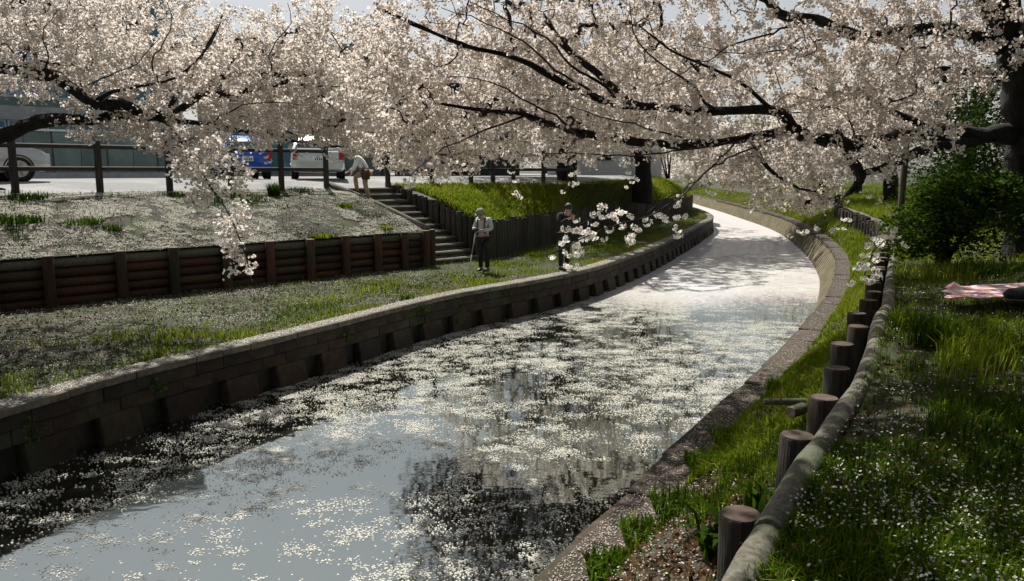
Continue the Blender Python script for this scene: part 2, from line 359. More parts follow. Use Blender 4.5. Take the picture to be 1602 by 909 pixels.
# backing face
C = offset(LCAP, .16); bk = MB()
bk.loft([[(p[0], p[1], -.5), (p[0], p[1], .74), (q[0], q[1], .74), (q[0], q[1], -.5)] for p, q in zip(C[::4], offset(LCAP, .32)[::4])])
o = bk.obj('backing', M_back, lw); o.location = -Vector(lw.location)
S = np.concatenate([[0], np.cumsum(np.linalg.norm(np.diff(LCAP, axis=0), axis=1))])
def along(C, S, s): return np.array([np.interp(s, S, C[:, 0]), np.interp(s, S, C[:, 1])])
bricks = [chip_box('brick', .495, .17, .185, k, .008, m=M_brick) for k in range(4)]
caps = [chip_box('cap_stone', .985, .36, .10, 20 + k, .006, m=M_cap) for k in range(4)]
rcaps = [chip_box('cap_stone', .996, .36, .10, 30 + k, .014, m=M_ledge) for k in range(4)]
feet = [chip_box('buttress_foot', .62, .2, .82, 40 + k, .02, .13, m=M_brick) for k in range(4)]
s_in = 0
smax = S[np.argmax(LCAP[:, 1] > 62)]
for k, s in enumerate(np.arange(.5, smax, 1.0)):
    p = along(LCAP, S, s); q = along(LCAP, S, s + .1); tdir = q - p; n = np.array([-tdir[1], tdir[0]]) / np.linalg.norm(tdir)
    if not inview(np.array([p[0], p[1], .6]), 260): continue
    wpart('cap_stone', caps[k % 4], None, lw, mat_at(p + n * .155, .75, tdir))
    for c in range(2):
        for h in range(2):
            s2 = s - .5 + h * .5 + .25 * c; p2 = along(LCAP, S, s2); q2 = along(LCAP, S, s2 + .1); t2 = q2 - p2; n2 = np.array([-t2[1], t2[0]]) / np.linalg.norm(t2)
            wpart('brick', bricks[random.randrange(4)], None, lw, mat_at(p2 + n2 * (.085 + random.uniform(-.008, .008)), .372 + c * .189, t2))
for k, s in enumerate(np.arange(.3, smax, 1.04)):
    p = along(LCAP, S, s); q = along(LCAP, S, s + .1); tdir = q - p; n = np.array([-tdir[1], tdir[0]]) / np.linalg.norm(tdir)
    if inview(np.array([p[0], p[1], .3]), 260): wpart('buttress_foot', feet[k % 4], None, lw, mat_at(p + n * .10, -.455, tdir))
rw = empty('canal_wall', (*RCAP[60][:2], 0)); tag(rw, 'sunlit ribbed sloping canal wall along the right bank', 'canal wall')
SR = np.concatenate([[0], np.cumsum(np.linalg.norm(np.diff(RCAP, axis=0), axis=1))])
bk = MB(); Cb = offset(RCAP, .52); Cc = offset(RCAP, -.40)
bk.loft([[(b[0], b[1], -.45), (a[0], a[1], .74), (c[0], c[1], .74), (c[0], c[1], -.45)] for a, b, c in zip(offset(RCAP, -.16)[::4], Cb[::4], Cc[::4])])
o = bk.obj('sloping_face', M_back, rw); o.location = -Vector(rw.location)  # dark colour paints in the shade of the recesses between the ribs
T, N = frames(RCAP); rv = []; rf = []
for s in np.arange(0, SR[-1] - .5, .52):
    p = along(RCAP, SR, s); tdir = np.array([np.interp(s, SR, T[:, 0]), np.interp(s, SR, T[:, 1])]); n = np.array([-tdir[1], tdir[0]])
    b = len(rv)
    for (d, z) in ((-.05, .745), (.015, .745), (.72, -.45), (.45, -.45)):
        for e in (-.15, .15): q = p + n * d + tdir * e * (1 + .1 * math.sin(s * 7)); rv.append((q[0], q[1], z))
    rf += [(b, b + 1, b + 3, b + 2), (b + 2, b + 3, b + 5, b + 4), (b, b + 2, b + 4, b + 6), (b + 1, b + 7, b + 5, b + 3)]
o = link('rib', npmesh('rib', np.array(rv), np.array(rf)), M_rib, rw, -Vector(rw.location)); tag(o, kind='stuff')
for k, s in enumerate(np.arange(.5, SR[-1] - .6, 1.0)):
    p = along(RCAP, SR, s); q = along(RCAP, SR, s + .1); tdir = q - p; n = np.array([-tdir[1], tdir[0]]) / np.linalg.norm(tdir)
    if p[1] < 75 and inview(np.array([p[0], p[1], .8]), 260): wpart('cap_stone', rcaps[k % 4], None, rw, mat_at(p - n * .15, .75, tdir, Matrix.Diagonal((1, 1.12, 1, 1))))
# ================================================================ logs
def log_mesh(name, L, r, m, seed, seg=14, axis='Z', chamf=.012, endm=None):
    rr = random.Random(seed); prof = [(r * .9, 0), (r, chamf), (r * rr.uniform(.97, 1.03), L * .33), (r * rr.uniform(.97, 1.03), L * .66), (r, L - chamf), (r * .9, L)]
    b = MB(); rot = Matrix() if axis == 'Z' else Matrix.Rotation(R(90), 4, 'Y'); b.lathe(prof, seg, rot); me = b.mesh(name, True, None)
    me.materials.append(m); smooth_by_angle(me, 50)
    if endm:
        me.materials.append(endm)
        for pl_ in me.polygons:
            if len(pl_.vertices) > 4: pl_.material_index = 1
    return me
M_end = pm('log_end', (.12, .08, .05), (.30, .23, .16), 14, .9, .4, .006, var=.2)
M_post = pm('weathered_post', (.008, .005, .003), (.055, .032, .021), 6, .9, .9, .02, (9, 9, .35), c3=(.025, .03, .014), s3=3., var=.35)
M_end2 = pm('cut_log_top', (.045, .028, .019), (.12, .082, .058), 18, .9, .5, .006, var=.2)
# left log retaining wall: posts with stacked horizontal logs
WA = empty('log_retaining_wall', (*LW0, ZC)); tag(WA, 'reddish log retaining wall of stacked logs between posts below the petal slope', 'retaining wall')
pxs = [-170, -90, -15, 75, 188, 270, 352, 420, 483, 538, 588, 630]; pos_ = [onpx(LWB, LW1, x, 1.4) for x in pxs] + [LW1]
ang = math.atan2(dlw[1], dlw[0]); nw = np.array([dlw[1], -dlw[0]])
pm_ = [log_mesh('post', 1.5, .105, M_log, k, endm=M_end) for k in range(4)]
for k, p in enumerate(pos_):
    q = p + nw * .10
    wpart('post', pm_[k % 4], None, WA, Matrix.Translation((q[0], q[1], .38 + random.uniform(-.02, .02))) @ Matrix.Rotation(k * 1.3, 4, 'Z'))
for k in range(len(pos_) - 1):
    a, b = pos_[k], pos_[k + 1]; L = np.linalg.norm(b - a)
    for h in range(5):
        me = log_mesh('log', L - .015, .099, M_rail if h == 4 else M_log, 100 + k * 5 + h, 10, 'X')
        off = random.uniform(-.012, .012); q = a - nw * (.09 - off) + dlw * .0075
        wpart('log', me, None, WA, Matrix.Translation((q[0], q[1], .93 + h * .196)) @ Matrix.Rotation(ang, 4, 'Z') @ Matrix.Rotation(random.uniform(-.008, .008), 4, 'Y') @ Matrix.Rotation(random.random() * 6, 4, 'X'))
wc = [LW1 + dlw * .2]
wpart('post', pm_[1], None, WA, Matrix.Translation((*(LW1 + dlw * .21 + nw * .08), .40)))
# stairs
ST = empty('stairway', (*((SLB + SRB) / 2), ZC)); tag(ST, 'earth and log steps climbing from the terrace to the street', 'stairs')
cdu = cd / np.linalg.norm(cd); run = np.linalg.norm(cd); side = (SRB - SLB); wst = np.linalg.norm(side); su = side / wst
NS = 12; rise = (ZS - ZC) / NS; trd = run / NS; sang = math.atan2(su[1], su[0])
# a step fills the width between the two edges (the edges are parallel)
stw = MB(); perp = np.array([-cdu[1], cdu[0]]); perp = perp if perp @ su > 0 else -perp; W2 = float(side @ perp); skew = float(side @ cdu)
for i in range(NS):
    za = ZC + rise * (i + 1); e0 = SLB - cdu * trd * i; e1 = e0 - cdu * (trd + .02); b = MB()
    lo = [e0 + su * .30, e0 + su * (wst - .10), e1 + su * (wst - .10), e1 + su * .30]
    zb = za - rise - .25
    rings = [[(*(q), zb) for q in lo], [(*(q), za - .02) for q in lo], [(*(q + (np.mean(lo, axis=0) - q) * .015), za) for q in lo]]
    b.loft(rings); o = b.obj('step', M_step, ST); o.location = -Vector(ST.location)
    g = MB(); f0 = e0 + su * .30 + cdu * .055; f1 = e0 + su * (wst - .1) + cdu * .055
    g.tube([(*f0, za - .062), (*((f0 + f1) / 2), za - .060), (*f1, za - .062)], .055, 10); o = g.obj('riser_log', M_log2, ST, True); o.location = -Vector(ST.location)
el = MB(); a = SLT + su * .05; bb = SLB + su * .02
el.tube([(*(a + (bb - a) * k), ZS + .10 + (ZC + 1.06 - ZS - .10) * k + .05 * math.sin(k * 3.1)) for k in np.linspace(-.02, 1.0, 7)], .085, 12); o = el.obj('edge_log', M_rail, ST, True); o.location = -Vector(ST.location)
sp = [log_mesh('side_post', 1.0, .085, M_log2, 300 + k, 10, endm=M_end) for k in range(3)]
for k in range(16):
    q = SLB - cdu * (.15 + run * k / 16.0) + su * .22; zt = ZC + rise * (int((run * k / 16.0) / trd) + 1) + .10
    wpart('side_post', sp[k % 3], None, ST, Matrix.Translation((q[0], q[1], min(zt, ZS + .08) - 1.0 + random.uniform(-.03, .03))))
# palisade: along the stairs, then along the green slope
PW = empty('palisade_wall', (*SRB, ZC)); tag(PW, 'palisade of upright logs holding the bright green slope beside the stairs', 'retaining wall')
pa = [log_mesh('log', 1.75, .098, M_log2, 400 + k, 10, endm=M_end) for k in range(5)]
npl = int(run / .205)
for k in range(npl + 1):
    f = k / npl; q = SRT + (SRB - SRT) * f; zt = ZS + .16 + (2.02 - ZS - .16) * f + random.uniform(-.025, .025)
    wpart('log', pa[k % 5], None, PW, Matrix.Translation((q[0], q[1], zt - 1.75)) @ Matrix.Rotation(random.random() * 6, 4, 'Z') @ Matrix.Rotation(random.uniform(-.02, .02), 4, 'X'))
for k, q in enumerate(PAL[1:]):
    if q[1] > 56: break
    zt = 2.0 + random.uniform(-.06, .06) + .02 * math.sin(k * .2)
    wpart('log', pa[k % 5], None, PW, Matrix.Translation((q[0], q[1], zt - 1.75)) @ Matrix.Rotation(random.random() * 6, 4, 'Z'))
# right bank: posts in front of stacked logs
RW = empty('log_retaining_wall', (*PLINE[30][:2], 1.4)); tag(RW, 'row of cut brown posts backed by long pale logs along the right bank', 'retaining wall')
rp = [log_mesh('post', 1.15, .098, M_post, 500 + k, 18, endm=M_end2) for k in range(5)]
SP_ = np.concatenate([[0], np.cumsum(np.linalg.norm(np.diff(PLINE, axis=0), axis=1))])
tops = [p for p in pt[:9]]; s_last = SP_[np.argmin(np.linalg.norm(PLINE - pt[8], axis=1))]
s_first = SP_[np.argmin(np.linalg.norm(PLINE - pt[0], axis=1))]
plist = tops + [along(PLINE, SP_, s) for s in np.arange(s_last + .8, SP_[-1], .8)]
for k, q in enumerate(plist):
    if q[1] > 48 or not inview(np.array([q[0], q[1], 2.]), 260): continue
    wpart('post', rp[k % 5], None, RW, Matrix.Translation((q[0], q[1], ZB - 1.15 - (.12 if k == 0 else 0) + random.uniform(-.05, .035))) @ Matrix.Rotation(k * 2.1, 4, 'Z') @ Matrix.Rotation(random.uniform(-.035, .035), 4, 'X') @ Matrix.Rotation(random.uniform(-.03, .03), 4, 'Y'))
PR = offset(PLINE, -.19); s = s_first - 3.2; k = 0
while s < SP_[-1] and along(PR, SP_, s)[1] < 48:
    L = random.uniform(1.15, 1.9)
    for h, (zz, rr_) in enumerate(((ZB - .065, .072), (ZB - .215, .08), (ZB - .405, .08), (ZB - .56, .08))):
        pts = [along(PR, SP_, s + L * f + (.012 if f == 0 else -.012 if f == 1 else 0)) for f in np.linspace(0, 1, 6)]
        b = MB(); j = random.uniform(-.022, .022); c0 = pts[0]
        b.tube([(q[0] - c0[0], q[1] - c0[1], j + .008 * math.sin(i * 1.7 + k)) for i, q in enumerate(pts)], [rr_ * v for v in (.94, 1, 1.02, .99, 1, .93)], 14)
        o = b.obj('rail_log', M_rail if h == 0 else M_log2, RW, True); o.location = Vector((c0[0], c0[1], zz)) - Vector(RW.location)
        smooth_by_angle(o.data, 55)
    s += L; k += 1
# street fence
def fence(posts, label, ext0=None):
    E = empty('guard_fence', (*posts[0], ZS)); tag(E, label, 'fence')
    pme = log_mesh('post', 1.38, .082, M_dark, 600, 14)
    for q in posts: wpart('post', pme, None, E, Matrix.Translation((q[0], q[1], ZS - .12)))
    for a, b in zip(posts[:-1], posts[1:]):
        L = np.linalg.norm(b - a); an = math.atan2(b[1] - a[1], b[0] - a[0])
        me = log_mesh('rail', L - .12, .055, M_dark, 610, 12, 'X')
        for zz in (1.08, .56): wpart('rail', me, None, E, Matrix.Translation((*(a + (b - a) / L * .06), ZS + zz)) @ Matrix.Rotation(an, 4, 'Z'))
    return E
fl = [fpt(x) for x in (-215, -110, 25, 157, 266, 362, 441, 511)]
fence(fl, 'dark two-rail post fence along the street above the petal slope')
fence([fpt(x) for x in (607, 676, 737, 771, 803, 850, 890)], 'dark two-rail post fence above the bright green slope right of the stairs')
# ================================================================ cherry trees
def flowers(P, size, rs, cup=.28):                    # five-cornered blossoms: P (n,3), size (n,)
    n = len(P); N = rs.normal(size=(n, 3)); N /= np.linalg.norm(N, axis=1)[:, None]
    a = rs.normal(size=(n, 3)); u = np.cross(N, a); u /= np.linalg.norm(u, axis=1)[:, None]; v = np.cross(N, u)
    ang = np.arange(5) * 2 * np.pi / 5; r = (size * .5)[:, None, None]
    ring = P[:, None] + r * (np.cos(ang)[None, :, None] * u[:, None] + np.sin(ang)[None, :, None] * v[:, None]) * rs.uniform(.78, 1.12, (n, 5, 1))
    ctr = P - N * (size * cup)[:, None]
    verts = np.concatenate([ctr[:, None], ring], 1).reshape(-1, 3); b = np.arange(n)[:, None] * 6; k = np.arange(5)[None]
    f = np.stack([b + 0 * k, b + 1 + k, b + 1 + (k + 1) % 5], -1).reshape(-1, 3)
    t = np.clip(rs.normal(.5, .22, n), 0, 1); tint = np.zeros((n, 6, 3)); tint[:, :, 0] = t[:, None] + rs.uniform(-.06, .06, (n, 6)); tint[:, 0, 1] = .75
    return verts, f, np.clip(tint.reshape(-1, 3), 0, 1)
class Tree:
    def __init__(s, name, base, label, group=None, seed=1):
        s.rs = np.random.default_rng(seed); s.pos = []; s.par = []; s.minr = []; s.paths = []; s.base = np.array(base, float)
        s.E = empty(name, base); tag(s.E, label, 'tree', group)
    def limb(s, pts, r0, r1, name='limb', step=.16, wob=.025, attach=None):
        C = curve(pts, step); n = len(C); w = np.cumsum(s.rs.normal(size=C.shape), axis=0); w -= np.linspace(0, 1, n)[:, None] * w[-1]
        C = C + w * wob * .25; rad = np.linspace(0, 1, n)**.85 * (r1 - r0) + r0; idx = []
        if s.pos and attach is not False:
            A = np.array(s.pos); par = int(np.argmin(np.linalg.norm(A - C[0], axis=1))); idx.append(par)
        for i in range(n):
            s.pos.append(C[i]); s.par.append(idx[-1] if idx else -1); s.minr.append(rad[i]); idx.append(len(s.pos) - 1)
        s.paths.append((name, idx)); return s
    def grow(s, pts, seg=.13, sag=.10, maxlen=3.2):
        pts = np.asarray(pts); A = np.array(s.pos); rs = s.rs; d = np.full(len(pts), 1e9); who = np.zeros(len(pts), int)
        ok = np.array([r < .09 for r in s.minr])
        for i0 in range(0, len(pts), 400):
            D = np.linalg.norm(pts[i0:i0 + 400, None] - A[None][:, ok] if False else pts[i0:i0 + 400, None] - A[ok][None], axis=2)
            j = D.argmin(1); d[i0:i0 + 400] = D[np.arange(len(j)), j]; who[i0:i0 + 400] = np.nonzero(ok)[0][j]
        alive = np.ones(len(pts), bool)
        while alive.any():
            k = int(np.argmin(np.where(alive, d, 1e9))); alive[k] = False
            if d[k] > maxlen: break
            if d[k] < .04: continue
            p0 = s.pos[who[k]]; p1 = pts[k]; L = d[k]; n = max(2, int(L / seg) + 1); t = np.linspace(0, 1, n + 1)[1:, None]
            dirp = p0 - s.pos[s.par[who[k]]] if s.par[who[k]] >= 0 else np.array([0, 0, 1.]); dirp = dirp / (np.linalg.norm(dirp) + 1e-9)
            c = p0 + dirp * L * .32 + (p1 - p0) * .2 + rs.normal(size=3) * L * .10 + np.array([0, 0, sag * L])
            Q = (1 - t)**2 * p0 + 2 * t * (1 - t) * c + t**2 * p1; Q[:-1] += rs.normal(size=(n - 1, 3)) * .012
            idx = [int(who[k])]; b = len(s.pos)
            for i in range(n): s.pos.append(Q[i]); s.par.append(idx[-1]); s.minr.append(0); idx.append(len(s.pos) - 1)
            s.paths.append(('twig', idx))
            D = np.linalg.norm(pts[:, None] - Q[None], axis=2); j = D.argmin(1); dm = D[np.arange(len(j)), j]; up = dm < d
            d[up] = dm[up]; who[up] = b + j[up]
        return s
    def finish(s, fsize=.036, spacing=.06, per=(3, 6), spread=.035, tw=.0026, nmax=7, mats=None, white=0.0):
        n = len(s.pos); cnt = np.zeros(n); haskid = np.zeros(n, bool)
        for i in range(n):
            if s.par[i] >= 0: haskid[s.par[i]] = True
        cnt[~haskid] = 1
        for i in range(n - 1, -1, -1):
            if s.par[i] >= 0: cnt[s.par[i]] += cnt[i]
        rad = np.maximum(np.array(s.minr), tw * cnt**.5); P = np.array(s.pos); s.P = P; rs = s.rs
        tv, tf, nt_ = [], [], 0; bp = []
        for name, idx in s.paths:
            r = rad[idx].copy(); Q = P[idx]
            if name == 'twig': r[0] = min(r[0], r[1] * 1.25)
            if name != 'twig':
                if idx[0] != 0: r[0] = r[1] * 1.1
                v, f = tube_np(Q, r, 12 if r.max() > .05 else 8)
                if r.max() > .06: r = r * (1 + .13 * np.sin(np.arange(len(r)) * .9 + rs.random() * 6) * rs.uniform(.2, 1, len(r))); v, f = tube_np(Q, r, 14); v += rs.normal(size=v.shape) * (.004 + .016 * min(1, r.max() / .3))
                link(name, npmesh(name, v - s.base, f, True), M_bark, s.E)
                continue
            v, f = tube_np(Q, r, 5 if r.max() > .012 else 3); tv.append(v); tf.append(f + nt_); nt_ += len(v)
            m = cnt[idx] <= nmax
            L = np.linalg.norm(np.diff(Q, axis=0), axis=1)
            for i in range(len(idx) - 1):
                if m[i + 1] and m[i]:
                    c = L[i] / spacing; c = int(c) + (rs.random() < c - int(c))
                    for _ in range(c): bp.append(Q[i] + (Q[i + 1] - Q[i]) * rs.random())
            bp.append(Q[-1])
        if tv:
            o = link('twigs', npmesh('twigs', np.vstack(tv) - s.base, np.vstack(tf), True), M_twig, s.E); tag(o, kind='stuff')
        bp = np.array(bp); k = rs.integers(per[0], per[1] + 1, len(bp)); C = np.repeat(bp, k, axis=0)
        C = C + rs.normal(size=C.shape) * spread + np.array([0, 0, -spread * .35])
        v, f, tint = flowers(C, fsize * rs.uniform(.75, 1.2, len(C)), rs)
        tint[:, 0] = np.clip(tint[:, 0] + white, 0, 1)
        o = link('blossom', npmesh('blossom', v - s.base, f, False, {'tint': tint}), M_bloom, s.E); tag(o, kind='stuff')
        s.nf = len(C); print(s.E.name, 'nodes', n, 'flowers', len(C)); return s
def ell(rs, c, r, n, p=.5):
    d = rs.normal(size=(n, 3)); d /= np.linalg.norm(d, axis=1)[:, None]; return np.asarray(c) + d * rs.random(n)[:, None]**p * np.asarray(r)
def VP(l): return [V(*q) for q in l]
# ---- tree A: the big one on the right bank, its limbs reach across the canal
A = Tree('cherry_tree', (8.75, 13.45, ZB), 'big dark cherry tree on the right bank with limbs reaching over the canal', seed=11)
A.limb([(8.75, 13.45, 1.9), (8.74, 13.45, 2.5), (8.72, 13.44, 3.1), (8.68, 13.4, 3.7), (8.55, 13.35, 4.3), (8.3, 13.3, 5.1), (7.85, 13.2, 6.0), (7.3, 13.0, 7.2)], .37, .24, 'trunk', .12, .06)
A.limb([(8.6, 13.38, 3.9), (8.72, 13.4, 4.6), (8.75, 13.45, 5.4), (8.9, 13.6, 6.6), (9.1, 13.7, 8)], .33, .16, 'limb', .12, .06)
A.limb(VP([(1600, 208, 13.4), (1520, 201, 13.0), (1460, 199, 12.6), (1400, 208, 12.2), (1330, 213, 11.8), (1265, 206, 11.3), (1240, 200, 11.1)]), .145, .085, wob=.12)
A.limb(VP([(1243, 202, 11.1), (1228, 180, 10.9), (1200, 170, 10.7), (1100, 173, 10.3), (990, 163, 10), (955, 162, 9.9), (900, 140, 9.7), (850, 112, 9.6), (790, 88, 9.5), (720, 68, 9.4), (660, 42, 9.3), (600, 15, 9.2)]), .075, .012)
A.limb(VP([(1242, 204, 11.1), (1150, 222, 10.6), (1050, 228, 10), (960, 218, 9.6), (880, 200, 9.3), (820, 180, 9.1), (740, 172, 9), (690, 163, 9)]), .06, .010)
A.limb(VP([(1205, 168, 10.7), (1165, 130, 10.4), (1125, 106, 10.2), (1050, 75, 9.8), (1000, 40, 9.6)]), .03, .008)
A.limb(VP([(990, 163, 10), (940, 118, 10.2), (880, 70, 10.4), (850, 20, 10.6)]), .026, .007)
A.limb(VP([(1565, 75, 13.3), (1500, 50, 13), (1440, 47, 12.6), (1370, 58, 12.2), (1320, 55, 11.9), (1270, 35, 11.6), (1215, 25, 11.3), (1175, -8, 11), (1080, -40, 10.6), (960, -90, 10)]), .13, .02)
A.limb(VP([(1560, 120, 13.3), (1500, 110, 13.2), (1455, 108, 13.1), (1420, 123, 13)]), .07, .03)
A.limb(VP([(1595, 215, 13.4), (1500, 218, 12.9), (1430, 237, 12.4), (1375, 263, 12), (1350, 277, 11.8), (1338, 300, 11.5), (1305, 318, 11.2), (1250, 319, 10.9)]), .12, .018, wob=.07)
A.limb(VP([(1310, 212, 11.7), (1330, 245, 11.8), (1346, 275, 11.8)]), .09, .07)
A.limb(VP([(1178, 220, 10.6), (1200, 262, 10.4), (1250, 294, 10.2), (1290, 300, 10)]), .04, .010)
A.limb(VP([(1450, 198, 12.6), (1410, 178, 12.4), (1385, 165, 12.2), (1340, 146, 12), (1290, 143, 11.8), (1262, 130, 11.7)]), .055, .015)
A.limb(VP([(1570, 20, 13.3), (1500, -60, 12.6), (1400, -130, 11.8), (1250, -190, 11), (1100, -220, 10.3)]), .14, .03)
A.limb(VP([(1580, -10, 13.2), (1600, -120, 12.6), (1560, -260, 11.6)]), .15, .04)
A.limb(VP([(1600, 60, 13.3), (1640, 0, 11.5), (1660, -120, 9.5), (1560, -240, 7.8), (1350, -330, 6.8)]), .12, .02)
A.limb(VP([(1400, -130, 11.8), (1250, -260, 10), (1100, -330, 8.6), (950, -360, 7.8)]), .08, .02)
A.limb(VP([(1150, 222, 10.6), (1110, 262, 8.6), (1060, 305, 7.2), (1000, 340, 6.2), (930, 362, 5.6), (865, 395, 5.2)]), .014, .004)
A.limb(VP([(1310, 318, 11.2), (1350, 345, 9.0), (1372, 365, 7.5), (1368, 392, 6.6), (1352, 430, 6.1)]), .014, .005)
for l, r_ in (([(975, 160, 9.9), (900, 104, 9.3), (850, 58, 9.0), (790, 30, 8.8), (735, 2, 8.7)], .022), ([(955, 162, 9.9), (880, 122, 9.2), (800, 62, 8.9), (690, 12, 8.7)], .02), ([(1120, 172, 10.3), (1060, 120, 9.4), (1000, 60, 9), (985, 5, 8.8)], .022),
              ([(1235, 206, 11), (1180, 236, 9.8), (1120, 262, 9), (1060, 300, 8.3), (1005, 345, 7.8)], .018), ([(1160, 223, 10.6), (1060, 238, 9.5), (960, 246, 9), (850, 240, 8.7)], .018), ([(1270, 36, 11.6), (1180, 60, 10.4), (1090, 108, 9.6), (1015, 140, 9.2)], .02),
              ([(1320, 56, 11.9), (1240, 75, 10.6), (1160, 82, 9.8), (1080, 70, 9.3)], .018), ([(820, 180, 9.1), (740, 205, 9), (690, 235, 9), (655, 262, 9)], .014), ([(900, 203, 9.3), (860, 178, 8.8), (790, 140, 8.5), (700, 120, 8.4)], .016), ([(1100, 226, 10.2), (1030, 205, 9.2), (960, 185, 8.8), (880, 160, 8.6)], .016)):
    A.limb(VP(l), r_, .004, wob=.06)
rs = A.rs
AP = np.vstack([ell(rs, V(1090, 95, 11.0), (3.4, 1.7, 1.15), 760), ell(rs, V(800, 75, 10.8), (2.2, 1.5, 1.1), 520), ell(rs, V(680, 205, 10.6), (1.1, 1.2, .62), 420),
                ell(rs, V(900, 195, 10), (1.9, 1.2, .50), 330), ell(rs, V(1180, 250, 10.6), (1.3, 1.2, .42), 190), ell(rs, V(1400, 60, 12.4), (2.0, 1.9, 1.5), 600),
                ell(rs, V(1150, -160, 10.6), (4.6, 2.6, 1.3), 900), ell(rs, V(1480, -230, 9.8), (2.8, 3.4, 1.3), 380), ell(rs, V(1350, 200, 11.8), (1.6, 1., .75), 260),
                ell(rs, V(1250, 305, 10.8), (.7, .6, .25), 60), ell(rs, V(1330, -420, 6.4), (2.8, 2.6, .9), 420), ell(rs, V(1050, -330, 8.6), (2.6, 2.4, .9), 420), ell(rs, V(620, 110, 9.7), (.9, 1.2, .8), 170)])
A.grow(AP); A.finish(fsize=.044, spacing=.14, per=(8, 14), spread=.036, white=.12)
# ---- tree B: off the left edge, its limbs come in over the terrace
B = Tree('cherry_tree', (-9.0, 11.4, ZC), 'pale blossoming cherry tree whose black limbs enter from the left edge', seed=23)
B.limb([(-9.0, 11.4, .7), (-8.95, 11.4, 1.6), (-8.85, 11.35, 2.6), (-8.8, 11.3, 3.5), (-8.9, 11.3, 4.5), (-9.2, 11.2, 6.0)], .30, .16, 'trunk', .15, .02)
B.limb(VP([(-170, 150, 11.3), (-90, 105, 11.2), (0, 104, 11.1), (50, 115, 11), (85, 120, 11), (115, 140, 11), (150, 160, 11.1), (200, 165, 11.3), (250, 180, 11.5)]), .13, .06)
B.limb(VP([(150, 158, 11.1), (185, 143, 11), (250, 130, 10.9), (290, 113, 10.9), (330, 70, 10.8), (345, 35, 10.7)]), .03, .008)
B.limb(VP([(-170, 250, 11.3), (-60, 222, 11.2), (20, 206, 11.1), (80, 186, 11.1), (150, 182, 11.3), (240, 181, 11.5), (262, 187, 11.5)]), .14, .05, wob=.09)
B.limb(VP([(255, 184, 11.5), (285, 222, 11), (325, 285, 10.3), (345, 315, 9.8), (365, 350, 9.4), (390, 420, 9)]), .03, .006)
B.limb(VP([(262, 178, 11.5), (275, 150, 11.5), (305, 105, 11.6), (330, 60, 11.7), (350, 20, 11.7)]), .04, .012)
B.limb(VP([(262, 187, 11.5), (330, 196, 11.7), (420, 214, 11.9), (500, 228, 12), (585, 233, 12)]), .045, .010)
B.limb(VP([(265, 182, 11.5), (310, 150, 11.8), (350, 118, 12), (430, 116, 12.1), (470, 128, 12.1), (530, 170, 12.1), (560, 196, 12.1)]), .04, .010)
B.limb(VP([(330, 150, 11.8), (400, 140, 12), (450, 128, 12.1), (520, 105, 12.2), (590, 87, 12.3)]), .05, .012)
B.limb(VP([(-150, 60, 11.3), (-60, 30, 12.6), (60, 40, 13.8), (160, 50, 15.0), (220, 60, 15.8)]), .09, .02)
B.limb(VP([(60, 40, 13.8), (90, -20, 14.6), (120, -60, 15.5)]), .05, .015)
B.limb(VP([(-165, 80, 11.3), (-100, -40, 11.2), (0, -150, 11.2), (90, -220, 11.2)]), .10, .02)
for l, r_ in (([(60, 117, 11), (75, 85, 10.6), (68, 50, 10.4), (90, 15, 10.3)], .016), ([(120, 143, 11), (160, 118, 10.5), (215, 95, 10.3), (250, 60, 10.2)], .016), ([(250, 130, 10.9), (240, 90, 10.4), (265, 45, 10.2), (262, 5, 10.2)], .014), ([(430, 116, 12.1), (425, 75, 11.4), (455, 40, 11.2), (450, 5, 11)], .014),
              ([(470, 128, 12.1), (520, 135, 11.5), (570, 125, 11.3), (620, 105, 11.2)], .014), ([(240, 181, 11.5), (215, 160, 10.8), (180, 150, 10.5), (140, 175, 10.4)], .014), ([(520, 105, 12.2), (560, 70, 11.6), (590, 40, 11.4), (640, 20, 11.3)], .014), ([(330, 196, 11.7), (370, 170, 11.2), (420, 160, 11), (480, 165, 10.9)], .014), ([(530, 170, 12.1), (560, 200, 11.6), (610, 215, 11.4)], .012)):
    B.limb(VP(l), r_, .004, wob=.07)
rs = B.rs
BP = np.vstack([ell(rs, V(120, 95, 11.2), (1.7, 1.1, .75), 360), ell(rs, V(-120, 60, 11.2), (1.6, 1.4, 1.3), 220), ell(rs, V(300, 130, 11.6), (1.2, 1.0, .6), 230), ell(rs, V(470, 140, 12.1), (1.4, 1.0, .75), 300), ell(rs, V(560, 190, 12), (.85, .8, .5), 300), ell(rs, (-8.4, 15.0, 6.2), (2.8, 2.0, 1.3), 800), ell(rs, (-5.6, 13.6, 5.6), (1.6, 1.6, .9), 380), ell(rs, V(-40, -20, 14), (2.6, 1.8, 1.2), 260),
                ell(rs, V(330, 270, 10.4), (.55, .6, .45), 80), ell(rs, V(200, 195, 11.3), (1.0, .7, .25), 90), ell(rs, V(520, 60, 12.1), (1.2, 1.2, .6), 170), ell(rs, V(410, 60, 12.2), (.9, .9, .55), 110), ell(rs, V(430, 205, 11.7), (1.1, .6, .28), 130), ell(rs, V(290, 220, 11), (.7, .5, .22), 70), ell(rs, V(60, -150, 11.2), (1.7, 1.5, 1.0), 190),
                ell(rs, V(370, 370, 9.3), (.22, .3, .5), 22), ell(rs, V(40, 30, 11), (1., .8, .3), 90)])
B.grow(BP); B.finish(fsize=.044, spacing=.14, per=(8, 14), spread=.036, white=.25)
